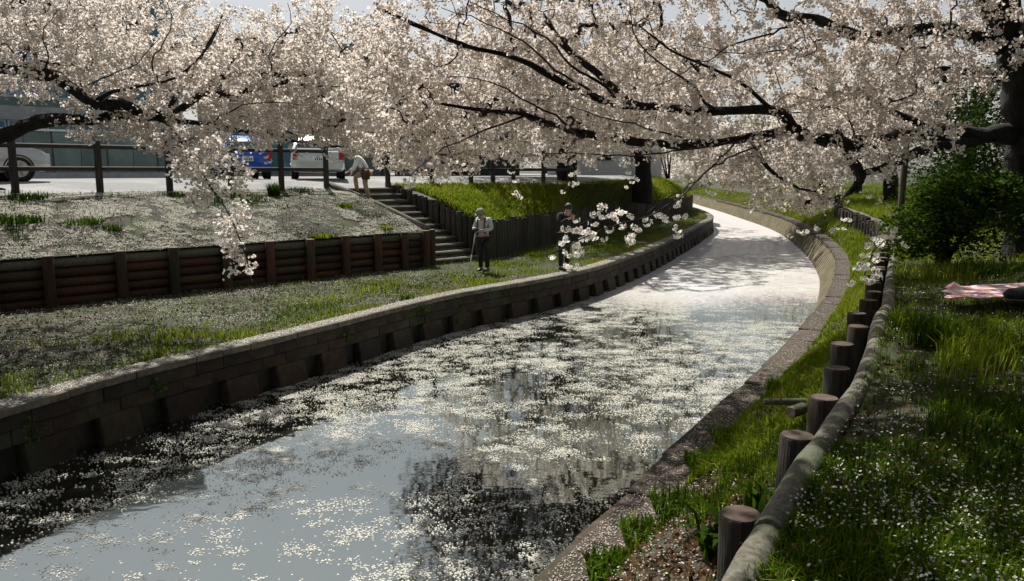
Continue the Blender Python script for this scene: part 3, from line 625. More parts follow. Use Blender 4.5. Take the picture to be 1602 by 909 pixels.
# ---- other trees: procedural limbs into a crown
def std_tree(base, H, crown, rad, label, group, seed, n, fs, spacing=.12, per=(3, 5), spread=.08, r0=.3, lean=(0, 0), white=0., nl=7, seg=.3):
    T_ = Tree('cherry_tree', base, label, group, seed); rs = T_.rs; b = np.array(base, float); top = b + np.array([lean[0], lean[1], H])
    T_.limb([b - (0, 0, .25), b + (top - b) * .5 + rs.normal(size=3) * .06, top], r0, r0 * .7, 'trunk', .25, .02)
    c = np.array(crown); rad = np.array(rad, float)
    for k in range(nl):
        a = 2 * np.pi * (k + rs.random() * .6) / nl; d = np.array([math.cos(a), math.sin(a), rs.uniform(-.15, .7)]); e = c + d * rad * .72
        m = top + (e - top) * .45 + np.array([0, 0, .18 * np.linalg.norm(e - top)])
        T_.limb([top - (0, 0, .1 * k * .5), m, e], r0 * .42, .02, 'limb', .3, .05)
    P = ell(rs, c, rad, n, .42); P[:, 2] -= .25 * np.maximum(0, np.linalg.norm((P[:, :2] - c[:2]) / rad[:2], axis=1) - .5) * rad[2]
    T_.grow(P, seg, .08, 6.0); T_.finish(fs, spacing, per, spread, tw=.006, white=white); return T_
std_tree((2.25, 32.6, 2.2), 2.6, (1.8, 31.5, 6.7), (5.4, 4.5, 3.0), 'cherry tree with thick black trunk on the green slope above the second walker', 'cherry trees along the canal', 31, 1100, .085, .2, (7, 11), .075, r0=.5, white=.1)
std_tree((6.0, 37.2, 2.3), 2.8, (6.2, 37, 7.0), (5.6, 4.6, 3.2), 'cherry tree with black trunk further along the green slope near the bend', 'cherry trees along the canal', 32, 850, .09, .22, (7, 11), .08, r0=.48, white=.1)
std_tree((14.3, 25.5, 2.2), 2.6, (13.2, 25, 6.0), (4.0, 3.6, 2.6), 'cherry tree on the right bank behind the green shrub', 'cherry trees along the canal', 34, 520, .075, .12, r0=.32)
std_tree((17.5, 37, 2.3), 2.7, (16.2, 37, 6.2), (4.6, 4.2, 3.0), 'cherry tree on the right bank above the start of the bend', 'cherry trees along the canal', 35, 520, .09, .14, r0=.34)
far = [((21.5, 50, 2.3), (20.0, 50, 5.6), (5.0, 4.5, 3.2)), ((25.5, 66, 2.3), (23.5, 66, 5.6), (5.6, 5, 3.6)), ((28, 84, 2.3), (26.5, 84, 5.8), (6, 5.5, 3.9)), ((26, 104, 2.3), (25, 103, 6.0), (7, 6, 4.4)),
       ((18, 124, 2.3), (18, 122, 6.4), (8, 6, 4.8)), ((8.3, 52, 2.8), (8.0, 52, 7.2), (5, 4.6, 3.2)), ((8.2, 72, 3), (9.0, 72, 6.8), (5.6, 5, 3.6)), ((4.0, 95, 3), (6.5, 94, 6.8), (7, 6, 4.2)), ((33, 118, 2.6), (33, 118, 7.0), (8, 6, 4.8))]
fl_ = ['first cherry tree past the bend on the right bank', 'second cherry tree past the bend on the right bank', 'third cherry tree past the bend on the right bank', 'pale far cherry tree overhanging the end of the right bank',
       'pale cherry tree closing the view at the far end of the canal', 'cherry tree on the left bank just past the bend', 'second cherry tree past the bend on the left bank', 'far cherry tree on the left bank near the end of the view', 'farthest cherry tree behind the right bank row']
for k, ((b, c, r), lb) in enumerate(zip(far, fl_)):
    fs = .0027 * b[1] * .9; std_tree(b, 2.5, c, r, lb, 'far cherry trees along the canal', 50 + k, 300, fs, .2 + fs * .6, (4, 6), fs * 1.3, r0=.3, white=.25, nl=6, seg=.6)
# ---- evergreen shrubs and dark trees on the right
M_bud = leafmat('budding_leaf', [(0, (.03, .022, .008)), (.5, (.075, .055, .022)), (1, (.13, .11, .04))], .3)
def leafy(name, base, ells, label, cat, seed, n, size, group=None, stems=5, dark=0.0, lm=None):
    E = empty(name, base); tag(E, label, cat, group); rs = np.random.default_rng(seed); base = np.array(base, float); P = []
    for c, r in ells:
        m = int(n / len(ells)); d = rs.normal(size=(m, 3)); d /= np.linalg.norm(d, axis=1)[:, None]
        lump = 1 + .22 * np.sin(d[:, 0] * 5 + seed) * np.cos(d[:, 1] * 6 + seed * 2) + .16 * np.sin(d[:, 2] * 9 + d[:, 0] * 7)
        P.append(np.array(c) + d * (rs.random(m)[:, None]**.33 * lump[:, None]) * np.array(r))
    P = np.vstack(P); P = P[P[:, 2] > base[2] + .03]; n = len(P)
    cl = fbm(P[:, 0] * 2.2 + P[:, 2], P[:, 1] * 2.2 + P[:, 2] * 1.7, seed)
    keep = rs.random(n) < np.clip((cl - .30) * 5, .08, 1); P = P[keep]; n = len(P)
    a = rs.normal(size=(n, 3)); a[:, 2] = np.abs(a[:, 2]) * .4; a /= np.linalg.norm(a, axis=1)[:, None]; N = rs.normal(size=(n, 3)); N[:, 2] += .8
    b = np.cross(N, a); b /= np.linalg.norm(b, axis=1)[:, None]; L = size * rs.uniform(.6, 1.3, n)[:, None]
    v = np.stack([P, P + a * L * .5 + b * L * .24, P + a * L, P + a * L * .5 - b * L * .24], 1).reshape(-1, 3)
    f = np.arange(n * 4).reshape(-1, 4); t = np.clip(rs.normal(.45 - dark, .2, n) + (P[:, 2] - P[:, 2].mean()) * .0, 0, 1)
    tint = np.repeat(np.stack([t, t * 0, t * 0], 1), 4, axis=0)
    o = link('foliage', npmesh('foliage', v - base, f, False, {'tint': tint}), lm or M_leaf, E); tag(o, kind='stuff')
    for k in range(stems):
        c, r = ells[k % len(ells)]; e = np.array(c) + rs.normal(size=3) * np.array(r) * .35; b_ = MB()
        b_.tube([Vector((rs.normal() * .08, rs.normal() * .08, -.05)), Vector((e - base) * .5 + rs.normal(size=3) * .05), Vector(e - base)], [.045, .03, .012], 7); b_.obj('stem', M_bark, E, True)
    return E
sh = U(1500, 412, ZB + .05)
leafy('evergreen_shrub', (sh[0] + .1, sh[1] + .6, ZB), [((sh[0] - .45, sh[1] + .4, 2.55), (.55, .6, .5)), ((sh[0] + .45, sh[1] + .6, 2.75), (.75, .7, .75)), ((sh[0] + .1, sh[1] + .5, 3.1), (.6, .6, .4)), ((sh[0] - .1, sh[1] + .2, 2.85), (.5, .5, .4)), ((sh[0] + .75, sh[1] + .5, 3.15), (.4, .5, .35))], 'rounded green shrub beside the big cherry trunk', 'shrub', 3, 15000, .085, dark=.0)
leafy('evergreen_tree', (12.6, 20.5, 2.2), [((12.4, 20.5, 4.6), (2.0, 1.6, 1.7)), ((11.6, 20.3, 3.6), (1.4, 1.3, 1.1)), ((13.6, 20.8, 4.2), (1.8, 1.6, 2.0))], 'dark evergreen tree behind the green shrub', 'tree', 4, 16000, .12, dark=.32)
leafy('evergreen_tree', (16.8, 22.5, 2.3), [((16.8, 22.5, 5), (2.4, 2, 2.8)), ((15.6, 22.2, 3.6), (1.6, 1.5, 1.6))], 'dark evergreen tree at the right edge behind the big trunk', 'tree', 5, 12000, .13, dark=.32)
leafy('evergreen_shrub', (17.2, 32, 2.3), [((17.2, 32, 2.9), (1.8, 1.2, .9)), ((18.6, 32.5, 3.0), (1.6, 1.2, 1.0))], 'low dark hedge shrub on the right bank beyond the pole', 'shrub', 6, 9000, .12, dark=.2)
# unseen evergreens added to block skylight; then the near cherry and budding trees
for k, (x, y, lb) in enumerate(((12.0, 5.0, 'tall evergreen added right of the lawn out of the frame to block skylight'), (10.5, -3.5, 'tall evergreen added on the right bank just behind the viewer to block skylight'), (5.0, -9.5, 'tall evergreen added on the right bank behind the viewer to block skylight'), (-4.0, -12.5, 'tall evergreen added further behind the viewer to block skylight'), (18, -2, 'tall evergreen added at the back of the right bank behind the viewer to block skylight'))):
    leafy('evergreen_tree', (x, y, 2.1), [((x, y, 5.2), (3.6, 3.6, 3.2)), ((x, y, 9.5), (3.2, 3.2, 3.4)), ((x - 1, y + 1, 7), (3.6, 3.4, 2.5))], lb, 'tree', 60 + k, 9000, .5, 'unseen evergreens added to block skylight', dark=.32)
std_tree((6.9, 1.2, 2.1), 3.6, (3.6, 5.6, 8.0), (4.4, 3.9, 1.6), 'cherry tree right of the viewer whose crown shades the near lawn', 'cherry trees along the canal', 71, 800, .14, .10, (5, 7), .12, r0=.3, nl=8)
leafy('budding_tree', (0.0, 43, 3.1), [((0.5, 43, 15.5), (6.0, 3.5, 3.2)), ((-2.6, 42.5, 14.5), (3.6, 3, 2.2)), ((4.5, 44, 15), (4, 3, 3)), ((2.5, 43.5, 18.5), (5, 3.5, 3.5)), ((-2.0, 43, 18.5), (4.6, 3, 3.6))], 'tall olive-brown budding tree behind the blossom at the street', 'tree', 81, 19000, .36, 'tall trees behind the street', dark=.0, lm=M_bud)
leafy('budding_tree', (9.5, 49, 3.1), [((9.5, 49, 17.5), (6.5, 4, 3.4)), ((6.5, 48, 16.5), (4.5, 3, 3)), ((9, 49, 21), (5.5, 4, 3.4))], 'tall olive-brown budding tree further along behind the blossom', 'tree', 82, 14000, .40, 'tall trees behind the street', dark=.0, lm=M_bud)
# wooden prop under the limb
pp = U(1404, 392, ZB); pb = MB(); pb.lathe([(.062, -.3), (.06, .6), (.055, 1.6), (.05, 2.12), (.045, 2.14)], 12)
b_ = pb.mesh('support_pole', True); smooth_by_angle(b_, 50)
po = link('support_pole', b_, M_log2, None, (pp[0], pp[1], ZB), (R(-1), R(1.2), 0)); tag(po, 'slim upright wooden prop pole under the long cherry limb', 'pole')
# ================================================================ buildings and wall behind the street
M_conc = pm('grey_facade', (.30, .31, .31), (.42, .43, .43), 3, .8, .1, .004, var=.1)
M_tan = pm('tan_render', (.30, .24, .18), (.40, .33, .26), 2.5, .9, .2, .004, None, 'World', var=.08)
M_charc = pm('charcoal_cladding', (.02, .02, .022), (.05, .05, .052), 4, .7, .2, .004, var=.15)
M_panel = pm('teal_grey_panel', (.085, .14, .125), (.14, .20, .18), 2, .5, .05, .002, var=.18)
M_white = plain('pale_trim', (.6, .62, .62), .5)
def glassm(name, c, rough=.08):
    m, t, p = mat(name); p.inputs['Base Color'].default_value = (*c, 1); p.inputs['Roughness'].default_value = rough; p.inputs['IOR'].default_value = 1.6; p.inputs['Metallic'].default_value = .15
    oi = nd(t, 'ShaderNodeObjectInfo'); mr = nd(t, 'ShaderNodeMapRange'); mr.inputs[3].default_value = .55; mr.inputs[4].default_value = 1.5; t.links.new(oi.outputs['Random'], mr.inputs[0])
    t.links.new(mixc(t, c, mr.outputs[0], 1.0, 'MULTIPLY'), p.inputs['Base Color']); return m
M_glass = glassm('teal_glass', (.03, .13, .17)); M_glass2 = glassm('dark_glass', (.015, .018, .02)); M_blueg = glassm('blue_glass', (.02, .10, .26))
def bld(name, loc, ang, label):
    E = empty(name, loc, ang); tag(E, label, 'building'); return E
def bx(E, name, lo, hi, m): b = MB(); b.box(lo, hi); return b.obj(name, m, E)
# glass office block: local x along the facade, facade faces -y
ZG = 3.30
E = bld('office_building', (-31, 21.5, ZG), R(45), 'grey office block with bands of teal glass behind the left cherry tree')
W_, H_ = 22.4, 8.4
bx(E, 'core', (0, .25, -.4), (W_, 9, H_), M_conc)
for fl in range(3):
    z = .0 + fl * 2.8
    bx(E, 'floor_band', (-.05, .0, z + 2.25), (W_ + .05, .247, z + 2.8), M_conc)
    for k in range(16):
        x0 = k * W_ / 16
        f = bx(E, 'window', (x0 + .03, .10, z + .35), (x0 + W_ / 16 - .03, .245, z + 2.248), M_white)
        g = MB(); g.box((x0 + .09, .075, z + .42), (x0 + W_ / 16 - .09, .098, z + 2.18)); g.obj('pane', M_blueg if (k * 7 + fl * 3) % 5 == 0 else M_glass, f)
    bx(E, 'sill_band', (-.03, .03, z), (W_ + .03, .246, z + .347), M_panel)
bx(E, 'parapet', (-.12, -.1, H_), (W_ + .12, 9.1, H_ + .35), M_white)
# low panel wall in front of it
E = empty('panel_wall', (-22.4, 24.6, ZG), R(45)); tag(E, 'low wall of grey-green panels behind the parked silver car', 'wall')
for k in range(14):
    x0 = k * .95
    b = MB(); b.box((x0 + .012, -.03, .16), (x0 + .938, .03, 1.62)); b.obj('panel', M_panel, E)
    if k % 2 == 0: bx(E, 'post', (x0 - .04, -.05, -.1), (x0 + .04 - .03, .05, 1.66), M_charc)
bx(E, 'coping', (-.1, -.07, 1.665), (14 * .95 + .1, .07, 1.74), M_white); bx(E, 'plinth', (-.1, -.06, -.1), (14 * .95 + .1, .06, .155), M_conc)
# tan building
E = bld('shop_building', (-17.2, 44.5, ZG), R(8), 'plain tan rendered building behind the parked cars')
bx(E, 'wall', (0, 0, -.4), (10.2, 8, 6.9), M_tan); bx(E, 'roof_slab', (-.25, -.3, 6.9), (10.45, 8.2, 7.15), M_conc)
for k in range(3):
    f = bx(E, 'window', (1.0 + k * 2.3, -.06, 3.9), (2.3 + k * 2.3, -.002, 5.2), M_white); g = MB(); g.box((1.08 + k * 2.3, -.075, 3.98), (2.22 + k * 2.3, -.062, 5.12)); g.obj('pane', M_glass2, f)
bx(E, 'shopfront', (.8, -.05, .1), (6.2, -.002, 2.5), M_glass); bx(E, 'drainpipe', (9.85, -.12, -.2), (9.95, -.02, 6.9), M_charc)
bx(E, 'base_band', (6.6, -.06, 0), (10.1, -.003, .95), M_panel)
# dark house with pitched roof
E = bld('dark_house', (-7.0, 48, ZG), R(6), 'dark timber house with a low pitched roof right of the tan building')
bx(E, 'wall', (0, 0, -.4), (7.5, 7, 5.2), M_charc)
b = MB(); b.loft([[(-.6, -.8, 5.15), (8.1, -.8, 5.15), (8.1, -.8, 5.3), (-.6, -.8, 5.3)], [(-.6, 3.5, 7.1), (8.1, 3.5, 7.1), (8.1, 3.5, 7.25), (-.6, 3.5, 7.25)], [(-.6, 7.8, 5.15), (8.1, 7.8, 5.15), (8.1, 7.8, 5.3), (-.6, 7.8, 5.3)]]); b.obj('roof', M_charc, E)
for x in (.5, 2.4, 4.6): 
    f = bx(E, 'window', (x, -.06, 3.2), (x + 1.4, -.002, 4.5), M_conc); g = MB(); g.box((x + .07, -.075, 3.27), (x + 1.33, -.062, 4.43)); g.obj('pane', M_glass2, f)
bx(E, 'door', (3.2, -.06, 0), (4.2, -.002, 2.1), M_dark); bx(E, 'garage_shutter', (.3, -.06, 0), (2.8, -.002, 2.3), M_conc)
E = bld('cream_house', (2.5, 57, ZG), R(-4), 'pale house seen through the blossom behind the green slope')
bx(E, 'wall', (0, 0, -.4), (8, 7, 5.4), M_white)
b = MB(); b.loft([[(-.5, -.6, 5.35), (8.5, -.6, 5.35), (8.5, -.6, 5.5), (-.5, -.6, 5.5)], [(-.5, 3.5, 7.0), (8.5, 3.5, 7.0), (8.5, 3.5, 7.15), (-.5, 3.5, 7.15)], [(-.5, 7.6, 5.35), (8.5, 7.6, 5.35), (8.5, 7.6, 5.5), (-.5, 7.6, 5.5)]]); b.obj('roof', M_charc, E)
for x in (.8, 3.3, 5.8):
    for z in (.9, 3.3):
        f = bx(E, 'window', (x, -.06, z), (x + 1.3, -.002, z + 1.2), M_conc); g = MB(); g.box((x + .07, -.075, z + .07), (x + 1.23, -.062, z + 1.13)); g.obj('pane', M_glass2, f)
# ================================================================ cars
M_tyre = plain('tyre_rubber', (.012, .012, .012), .85); M_rim = plain('alloy', (.55, .55, .56), .3, .8); M_cglass = glassm('car_glass', (.02, .03, .035), .05)
M_red = plain('tail_lamp', (.35, .02, .02), .25); M_plate = plain('number_plate', (.75, .77, .75), .5); M_ink = plain('plate_ink', (.03, .10, .06), .6); M_trim = plain('black_trim', (.015, .015, .015), .6); M_lampw = plain('clear_lamp', (.7, .72, .74), .15)
def paint(name, c, metal=.3):
    m, t, p = mat(name); p.inputs['Base Color'].default_value = (*c, 1); p.inputs['Metallic'].default_value = metal; p.inputs['Roughness'].default_value = .28; p.inputs['Coat Weight'].default_value = .6; p.inputs['Coat Roughness'].default_value = .05
    n = noise(t, 3, 4); t.links.new(ramp(t, n, [(.3, tuple(x * .8 for x in c)), (.7, c)]), p.inputs['Base Color']); return m
def car(loc, rz, pmat, label, L=4.1, W=1.7, H=1.52, van=False, plate=True):
    """local +x is the front; wheels on z = 0"""
    E = empty('parked_car', loc, rz); tag(E, label, 'car', 'cars parked along the street')
    h = W / 2; zb = .95
    if van: top = [(-L / 2 + .12, zb), (-L / 2 + .25, H - .10), (-L / 2 + .7, H), (L / 2 - 1.75, H), (L / 2 - 1.25, H - .12), (L / 2 - .55, zb + .06)]
    else: top = [(-L / 2 + .18, zb), (-L / 2 + .48, H - .20), (-L / 2 + 1.0, H - .02), (L / 2 - 2.0, H), (L / 2 - 1.65, H - .10), (L / 2 - .95, zb + .02)]
    # lower body: lofted sections along x
    secs = []
    for x, zlo, zhi, wf in ((-L / 2, .42, .70, .80), (-L / 2 + .06, .30, .86, .93), (-L / 2 + .25, .24, zb, .985), (-L / 2 + .7, .22, zb + .01, 1), (0, .21, zb, 1), (L / 2 - 1.0, .22, zb + .01, 1), (L / 2 - .6, .22, .88, .99), (L / 2 - .22, .24, .78, .95), (L / 2 - .05, .30, .66, .86), (L / 2, .40, .58, .74)):
        w_ = h * wf; zm = (zlo + zhi) / 2
        secs.append([(x, -w_ * .9, zlo), (x, -w_ * .99, zlo + .08), (x, -w_, zm), (x, -w_ * .975, zhi - .10), (x, -w_ * .90, zhi), (x, w_ * .90, zhi), (x, w_ * .975, zhi - .10), (x, w_, zm), (x, w_ * .99, zlo + .08), (x, w_ * .9, zlo)])
    b = MB(); b.loft(secs); me = b.mesh('body', True); smooth_by_angle(me, 45); body = link('body', me, pmat, E)
    # cabin
    cs = []
    for x, z in top:
        f = (z - zb) / (H - zb); w_ = h * (.93 - .19 * f); cs.append((x, z, w_))
    v = []; b = MB()
    rings = [[(x, -h * .93, zb - .05), (x, -w_, z), (x, -w_ * .86, z + .012), (x, w_ * .86, z + .012), (x, w_, z), (x, h * .93, zb - .05)] for x, z, w_ in cs]
    b.loft(rings); me = b.mesh('cabin', True); smooth_by_angle(me, 35); cab = link('cabin', me, pmat, E)
    # windows: side panes a hair outside the cabin, front and rear screens
    def quad(name, pts, m=M_cglass, par=E, th=.012):
        p = [Vector(q) for q in pts]; n = (p[1] - p[0]).cross(p[3] - p[0]).normalized() * th; g = MB(); g.loft([[q - n * .2 for q in p], [q + n for q in p]]); return g.obj(name, m, par)
    def sidept(x, f, s):
        z = np.interp(x, [c[0] for c in cs], [c[1] for c in cs]); zz = zb - .05 + (z - zb + .05) * f
        wt = np.interp(x, [c[0] for c in cs], [c[2] for c in cs]); return (x, s * (h * .93 + (wt - h * .93) * f + .006), zz)
    xs = [cs[1][0] + .12, (cs[1][0] + cs[4][0]) / 2 - .05, cs[4][0] - .08]
    for s in (-1, 1):
        for a, c in zip(xs[:-1], xs[1:]):
            q = [sidept(a + .03, .2, s), sidept(c - .03, .2, s), sidept(c - .03, .88, s), sidept(a + .03, .88, s)]; quad('side_window', q if s < 0 else q[::-1])
    (xa, za, wa), (xb, zb2, wb) = cs[0], cs[1]
    quad('rear_window', [(xa + (xb - xa) * .18 - .006, wa * .86, za + (zb2 - za) * .18), (xa + (xb - xa) * .18 - .006, -wa * .86, za + (zb2 - za) * .18), (xa + (xb - xa) * .93 - .006, -wb * .86, za + (zb2 - za) * .93), (xa + (xb - xa) * .93 - .006, wb * .86, za + (zb2 - za) * .93)])
    (xa, za, wa), (xb, zb2, wb) = cs[-1], cs[-2]
    quad('windscreen', [(xa + (xb - xa) * .1 + .008, -wa * .86, za + (zb2 - za) * .1 + .006), (xa + (xb - xa) * .1 + .008, wa * .86, za + (zb2 - za) * .1 + .006), (xa + (xb - xa) * .93 + .008, wb * .84, za + (zb2 - za) * .93 + .006), (xa + (xb - xa) * .93 + .008, -wb * .84, za + (zb2 - za) * .93 + .006)])
    for s in (-1, 1):
        for x in (-L / 2 + .72, L / 2 - .78):
            Mx = Matrix.Translation((x, s * (h - .10), .31)) @ Matrix.Rotation(R(90) * -s, 4, 'X')
            g = MB(); g.lathe([(.20, -.10), (.285, -.10), (.31, -.07), (.31, .07), (.285, .105), (.205, .105)], 24, Mx); me = g.mesh('wheel', True); smooth_by_angle(me, 40); tw = link('wheel', me, M_tyre, E)
            g = MB(); g.lathe([(.05, .09), (.05, .125), (.0, .125)], 12, Mx)
            g.lathe([(.175, .085), (.207, .085), (.207, .112), (.175, .112)], 24, Mx)
            for k in range(5):
                a = 2 * math.pi * k / 5; Rk = Mx @ Matrix.Rotation(a, 4, 'Z'); g.box((.03, -.028, .088), (.185, .028, .112), Rk)
            g.obj('rim', M_rim, tw)
            g = MB(); g.lathe([(.355, -.02), (.355, .012), (.32, .014), (.32, -.02)], 28, Matrix.Translation((x, s * (h - .012), .31)) @ Matrix.Rotation(R(90) * -s, 4, 'X')); g.obj('wheel_arch', M_trim, E)
        g = MB(); g.box((-L / 2 - .004, s * h * .84 - .10, .62), (-L / 2 + .16, s * h * .84 + .06, .86)); g.obj('tail_lamp', M_red, E)
        g = MB(); g.box((L / 2 - .22, s * h * .68 - .15, .56), (L / 2 - .035, s * h * .68 + .15, .70)); g.obj('headlight', M_lampw, E)
        g = MB(); g.box((L / 2 - 1.42, s * (h + .03) - .07, zb + .02), (L / 2 - 1.28, s * (h + .03) + .09 * 1, zb + .15)); g.obj('mirror', pmat, E)
        g = MB(); g.box((-.1, s * (h + .004) - .012, .80), (.08, s * (h + .004) + .012, .83)); g.obj('door_handle', M_trim, E)
    g = MB(); g.box((-L / 2 - .035, -h * .8, .33), (-L / 2 + .1, h * .8, .50)); g.obj('rear_bumper', M_trim if van else pmat, E)
    g = MB(); g.box((-L / 2 - .022, -.17, .575), (-L / 2 + .03, .17, .735)); pl_ = g.obj('number_plate', M_plate, E)
    for k, (y0, y1, z0, z1) in enumerate(((-.13, -.09, .595, .67), (-.07, -.03, .595, .67), (.0, .035, .595, .67), (.06, .10, .595, .67), (-.06, .06, .69, .715))):
        g = MB(); g.box((-L / 2 - .026, y0, z0), (-L / 2 - .0225, y1, z1)); g.obj('plate_mark', M_ink, pl_)
    return E
zst = 3.25
car((-13.9, 19.8, zst), R(45), paint('silver_paint', (.52, .53, .53)), 'silver car parked behind the leftmost fence post', 4.3)
car((-9.3, 27.4, zst), R(118), paint('blue_paint', (.006, .09, .46)), 'low bright blue car parked beside the pale car', 3.6, 1.6, 1.42)
car((-6.75, 28.0, zst), R(104), paint('white_paint', (.62, .68, .65)), 'pale car parked with its number plate towards the fence', 4.1, 1.72, 1.46)
# ================================================================ people
M_skin = plain('skin', (.48, .30, .23), .55); M_hair = plain('dark_hair', (.02, .016, .014), .6)
def skin_obj(name, V_, Ed, rad, m, parent, root=0, sub=1):
    me = bpy.data.meshes.new(name); me.from_pydata([tuple(v) for v in V_], Ed, []); me.update(); me.materials.append(m)
    o = link(name, me, None, parent); md = o.modifiers.new('skin', 'SKIN'); md.use_smooth_shade = True
    for i, s in enumerate(me.skin_vertices[0].data):
        s.radius = rad[i] if hasattr(rad[i], '__len__') else (rad[i], rad[i]); s.use_root = (i == root)
    sb = o.modifiers.new('sub', 'SUBSURF'); sb.levels = sub; sb.render_levels = sub; return o
def person(loc, rz, label, J, m_top, m_leg, m_shoe, hat=None, hatm=None, bag=None):
    """local: faces -y, z up. J: joints for L/R side"""
    E = empty('person', loc, rz); tag(E, label, 'person')
    hip = Vector(J['hip']); ch = Vector(J['chest']); nk = Vector(J['neck']); hd = Vector(J['head']); fw = Vector(J.get('face', (0, -1, -.15))).normalized()
    upv = (hd - nk).normalized(); sidev = fw.cross(upv).normalized()
    V_ = [hip, (hip + ch) / 2, ch, nk, nk + (hd - nk) * .45 + fw * .012, hd, hd + upv * .085]; rad = [(.14, .115), (.125, .10), (.15, .11), .058, .066, (.088, .098), (.07, .078)]
    Ed = [(0, 1), (1, 2), (2, 3), (3, 4), (4, 5), (5, 6)]
    def add(p, r, par): V_.append(Vector(p)); rad.append(r); Ed.append((par, len(V_) - 1)); return len(V_) - 1
    n = add(hd + fw * .112 - upv * .012, .014, 5)                     # nose
    for s in (-1, 1): add(hd + sidev * s * .088 - upv * .01, .016, 5)  # ears
    for s, k in ((-1, 'R'), (1, 'L')):
        sh = add(J['sho' + k], .062, 2); el = add(J['elb' + k], .044, sh); wr = add(J['wri' + k], .029, el)
        e, w_ = Vector(J['elb' + k]), Vector(J['wri' + k]); d = (w_ - e).normalized(); cr = Vector(J.get('palm' + k, (0, -1, 0))); sd_ = d.cross(cr).normalized(); pn = sd_.cross(d).normalized()
        pa = add(w_ + d * .075, (.034, .018), wr)
        for f in range(4):
            o_ = (f - 1.5) * .021; L = (.068, .08, .076, .06)[f]
            a1 = add(w_ + d * .10 + sd_ * o_, .009, pa); a2 = add(w_ + d * (.10 + L * .5) + sd_ * o_ + pn * .012, .0085, a1); add(w_ + d * (.10 + L * .85) + sd_ * o_ + pn * .035, .0075, a2)
        t1 = add(w_ + d * .045 - sd_ * .045 + pn * .012, .011, wr); add(w_ + d * .085 - sd_ * .06 + pn * .03, .009, t1)
        hp = add(J['hipj' + k], .088, 0); kn = add(J['kne' + k], .058, hp); an = add(J['ank' + k], .04, kn); tf = Vector(J.get('toe' + k, (0, -1, 0))).normalized()
        add(Vector(J['ank' + k]) + tf * .15 + Vector((0, 0, -.045)), .03, an)
    skin_obj('body', V_, Ed, rad, M_skin, E, 0)
    # jacket
    T_ = [hip + Vector((0, 0, -.03)), (hip + ch) / 2, ch, nk - (nk - ch) * .25]; tr = [(.168, .14), (.155, .128), (.182, .138), .085]; te = [(0, 1), (1, 2), (2, 3)]
    for k in 'RL':
        T_.append(Vector(J['sho' + k])); tr.append(.083); te.append((2, len(T_) - 1)); T_.append(Vector(J['elb' + k])); tr.append(.064); te.append((len(T_) - 2, len(T_) - 1))
        e, w_ = Vector(J['elb' + k]), Vector(J['wri' + k]); T_.append(e + (w_ - e) * .93); tr.append(.046); te.append((len(T_) - 2, len(T_) - 1))
    skin_obj('jacket', T_, te, tr, m_top, E, 0)
    T_ = [hip + Vector((0, 0, .03))]; tr = [(.158, .13)]; te = []
    for k in 'RL':
        T_.append(Vector(J['hipj' + k])); tr.append(.108); te.append((0, len(T_) - 1)); T_.append(Vector(J['kne' + k])); tr.append(.078); te.append((len(T_) - 2, len(T_) - 1)); T_.append(Vector(J['ank' + k]) + Vector((0, 0, -.01))); tr.append(.062); te.append((len(T_) - 2, len(T_) - 1))
    skin_obj('trousers', T_, te, tr, m_leg, E, 0)
    for k in 'RL':
        an = Vector(J['ank' + k]); tf = Vector(J.get('toe' + k, (0, -1, 0))).normalized(); tf.z = 0; tf.normalize(); sx = Vector((-tf.y, tf.x, 0)); g = MB(); rings = []
        for f, hw, ht in ((-.075, .025, .06), (-.055, .036, .085), (.02, .042, .085), (.10, .047, .06), (.17, .043, .045), (.20, .022, .03)):
            c = an + tf * f; c.z = an.z - .075; rings.append([c - sx * hw, c + sx * hw, c + sx * hw * .8 + Vector((0, 0, ht)), c - sx * hw * .8 + Vector((0, 0, ht))])
        g.loft(rings); g.obj('shoe', m_shoe, E, True)
    # face details, hair, hat
    for s in (-1, 1):
        g = MB(); c = hd + fw * .092 + sidev * s * .032 + upv * .012; g.lathe([(.001, -.009), (.008, -.005), (.011, 0), (.008, .005), (.001, .009)], 8, Matrix.Translation(c)); g.obj('eye', M_hair, E, True)
    g = MB(); c = hd + fw * .088 - upv * .055; g.box((-.022, -.006, -.004), (.022, .006, .004), Matrix.Translation(c) @ Matrix((sidev, fw, upv)).transposed().to_4x4()); g.obj('mouth', plain('lips', (.3, .12, .1)), E)
    B3 = Matrix((sidev, -fw, upv)).transposed().to_4x4(); Mh = Matrix.Translation(hd + upv * .02 - fw * .012) @ B3
    def dome(r, sx_, sy_, z0, h, seg=18):
        g = MB(); pr = [(r * math.cos(a), z0 + h * math.sin(a)) for a in np.linspace(-.15, 1.5, 8)]; g.lathe(pr, seg, Mh @ Matrix.Diagonal((sx_, sy_, 1, 1))); return g
    dome(.108, .93, 1.03, .0, .115).obj('hair', M_hair, E, True)
    if hat:
        g = dome(.118, .95, 1.05, .03, .11); rings = []
        for f, w_ in ((.08, .10), (.14, .085), (.185, .05)):
            rings.append([Mh @ Vector((-w_, -f, .035)), Mh @ Vector((w_, -f, .035)), Mh @ Vector((w_ * .9, -f, .045)), Mh @ Vector((-w_ * .9, -f, .045))])
        g.loft(rings); g.obj('cap', hatm, E, True)
    return E
std = dict(hip=(0, 0, .92), chest=(0, .0, 1.27), neck=(0, .0, 1.44), head=(0, -.02, 1.58), shoR=(-.18, 0, 1.37), shoL=(.18, 0, 1.37), elbR=(-.24, .03, 1.1), elbL=(.24, .03, 1.1), wriR=(-.23, -.08, .87), wriL=(.23, -.08, .87),
           hipjR=(-.09, 0, .86), hipjL=(.09, 0, .86), kneR=(-.10, -.02, .48), kneL=(.10, -.02, .48), ankR=(-.10, .02, .085), ankL=(.10, .02, .085))
def J(**k): d = dict(std); d.update(k); return d
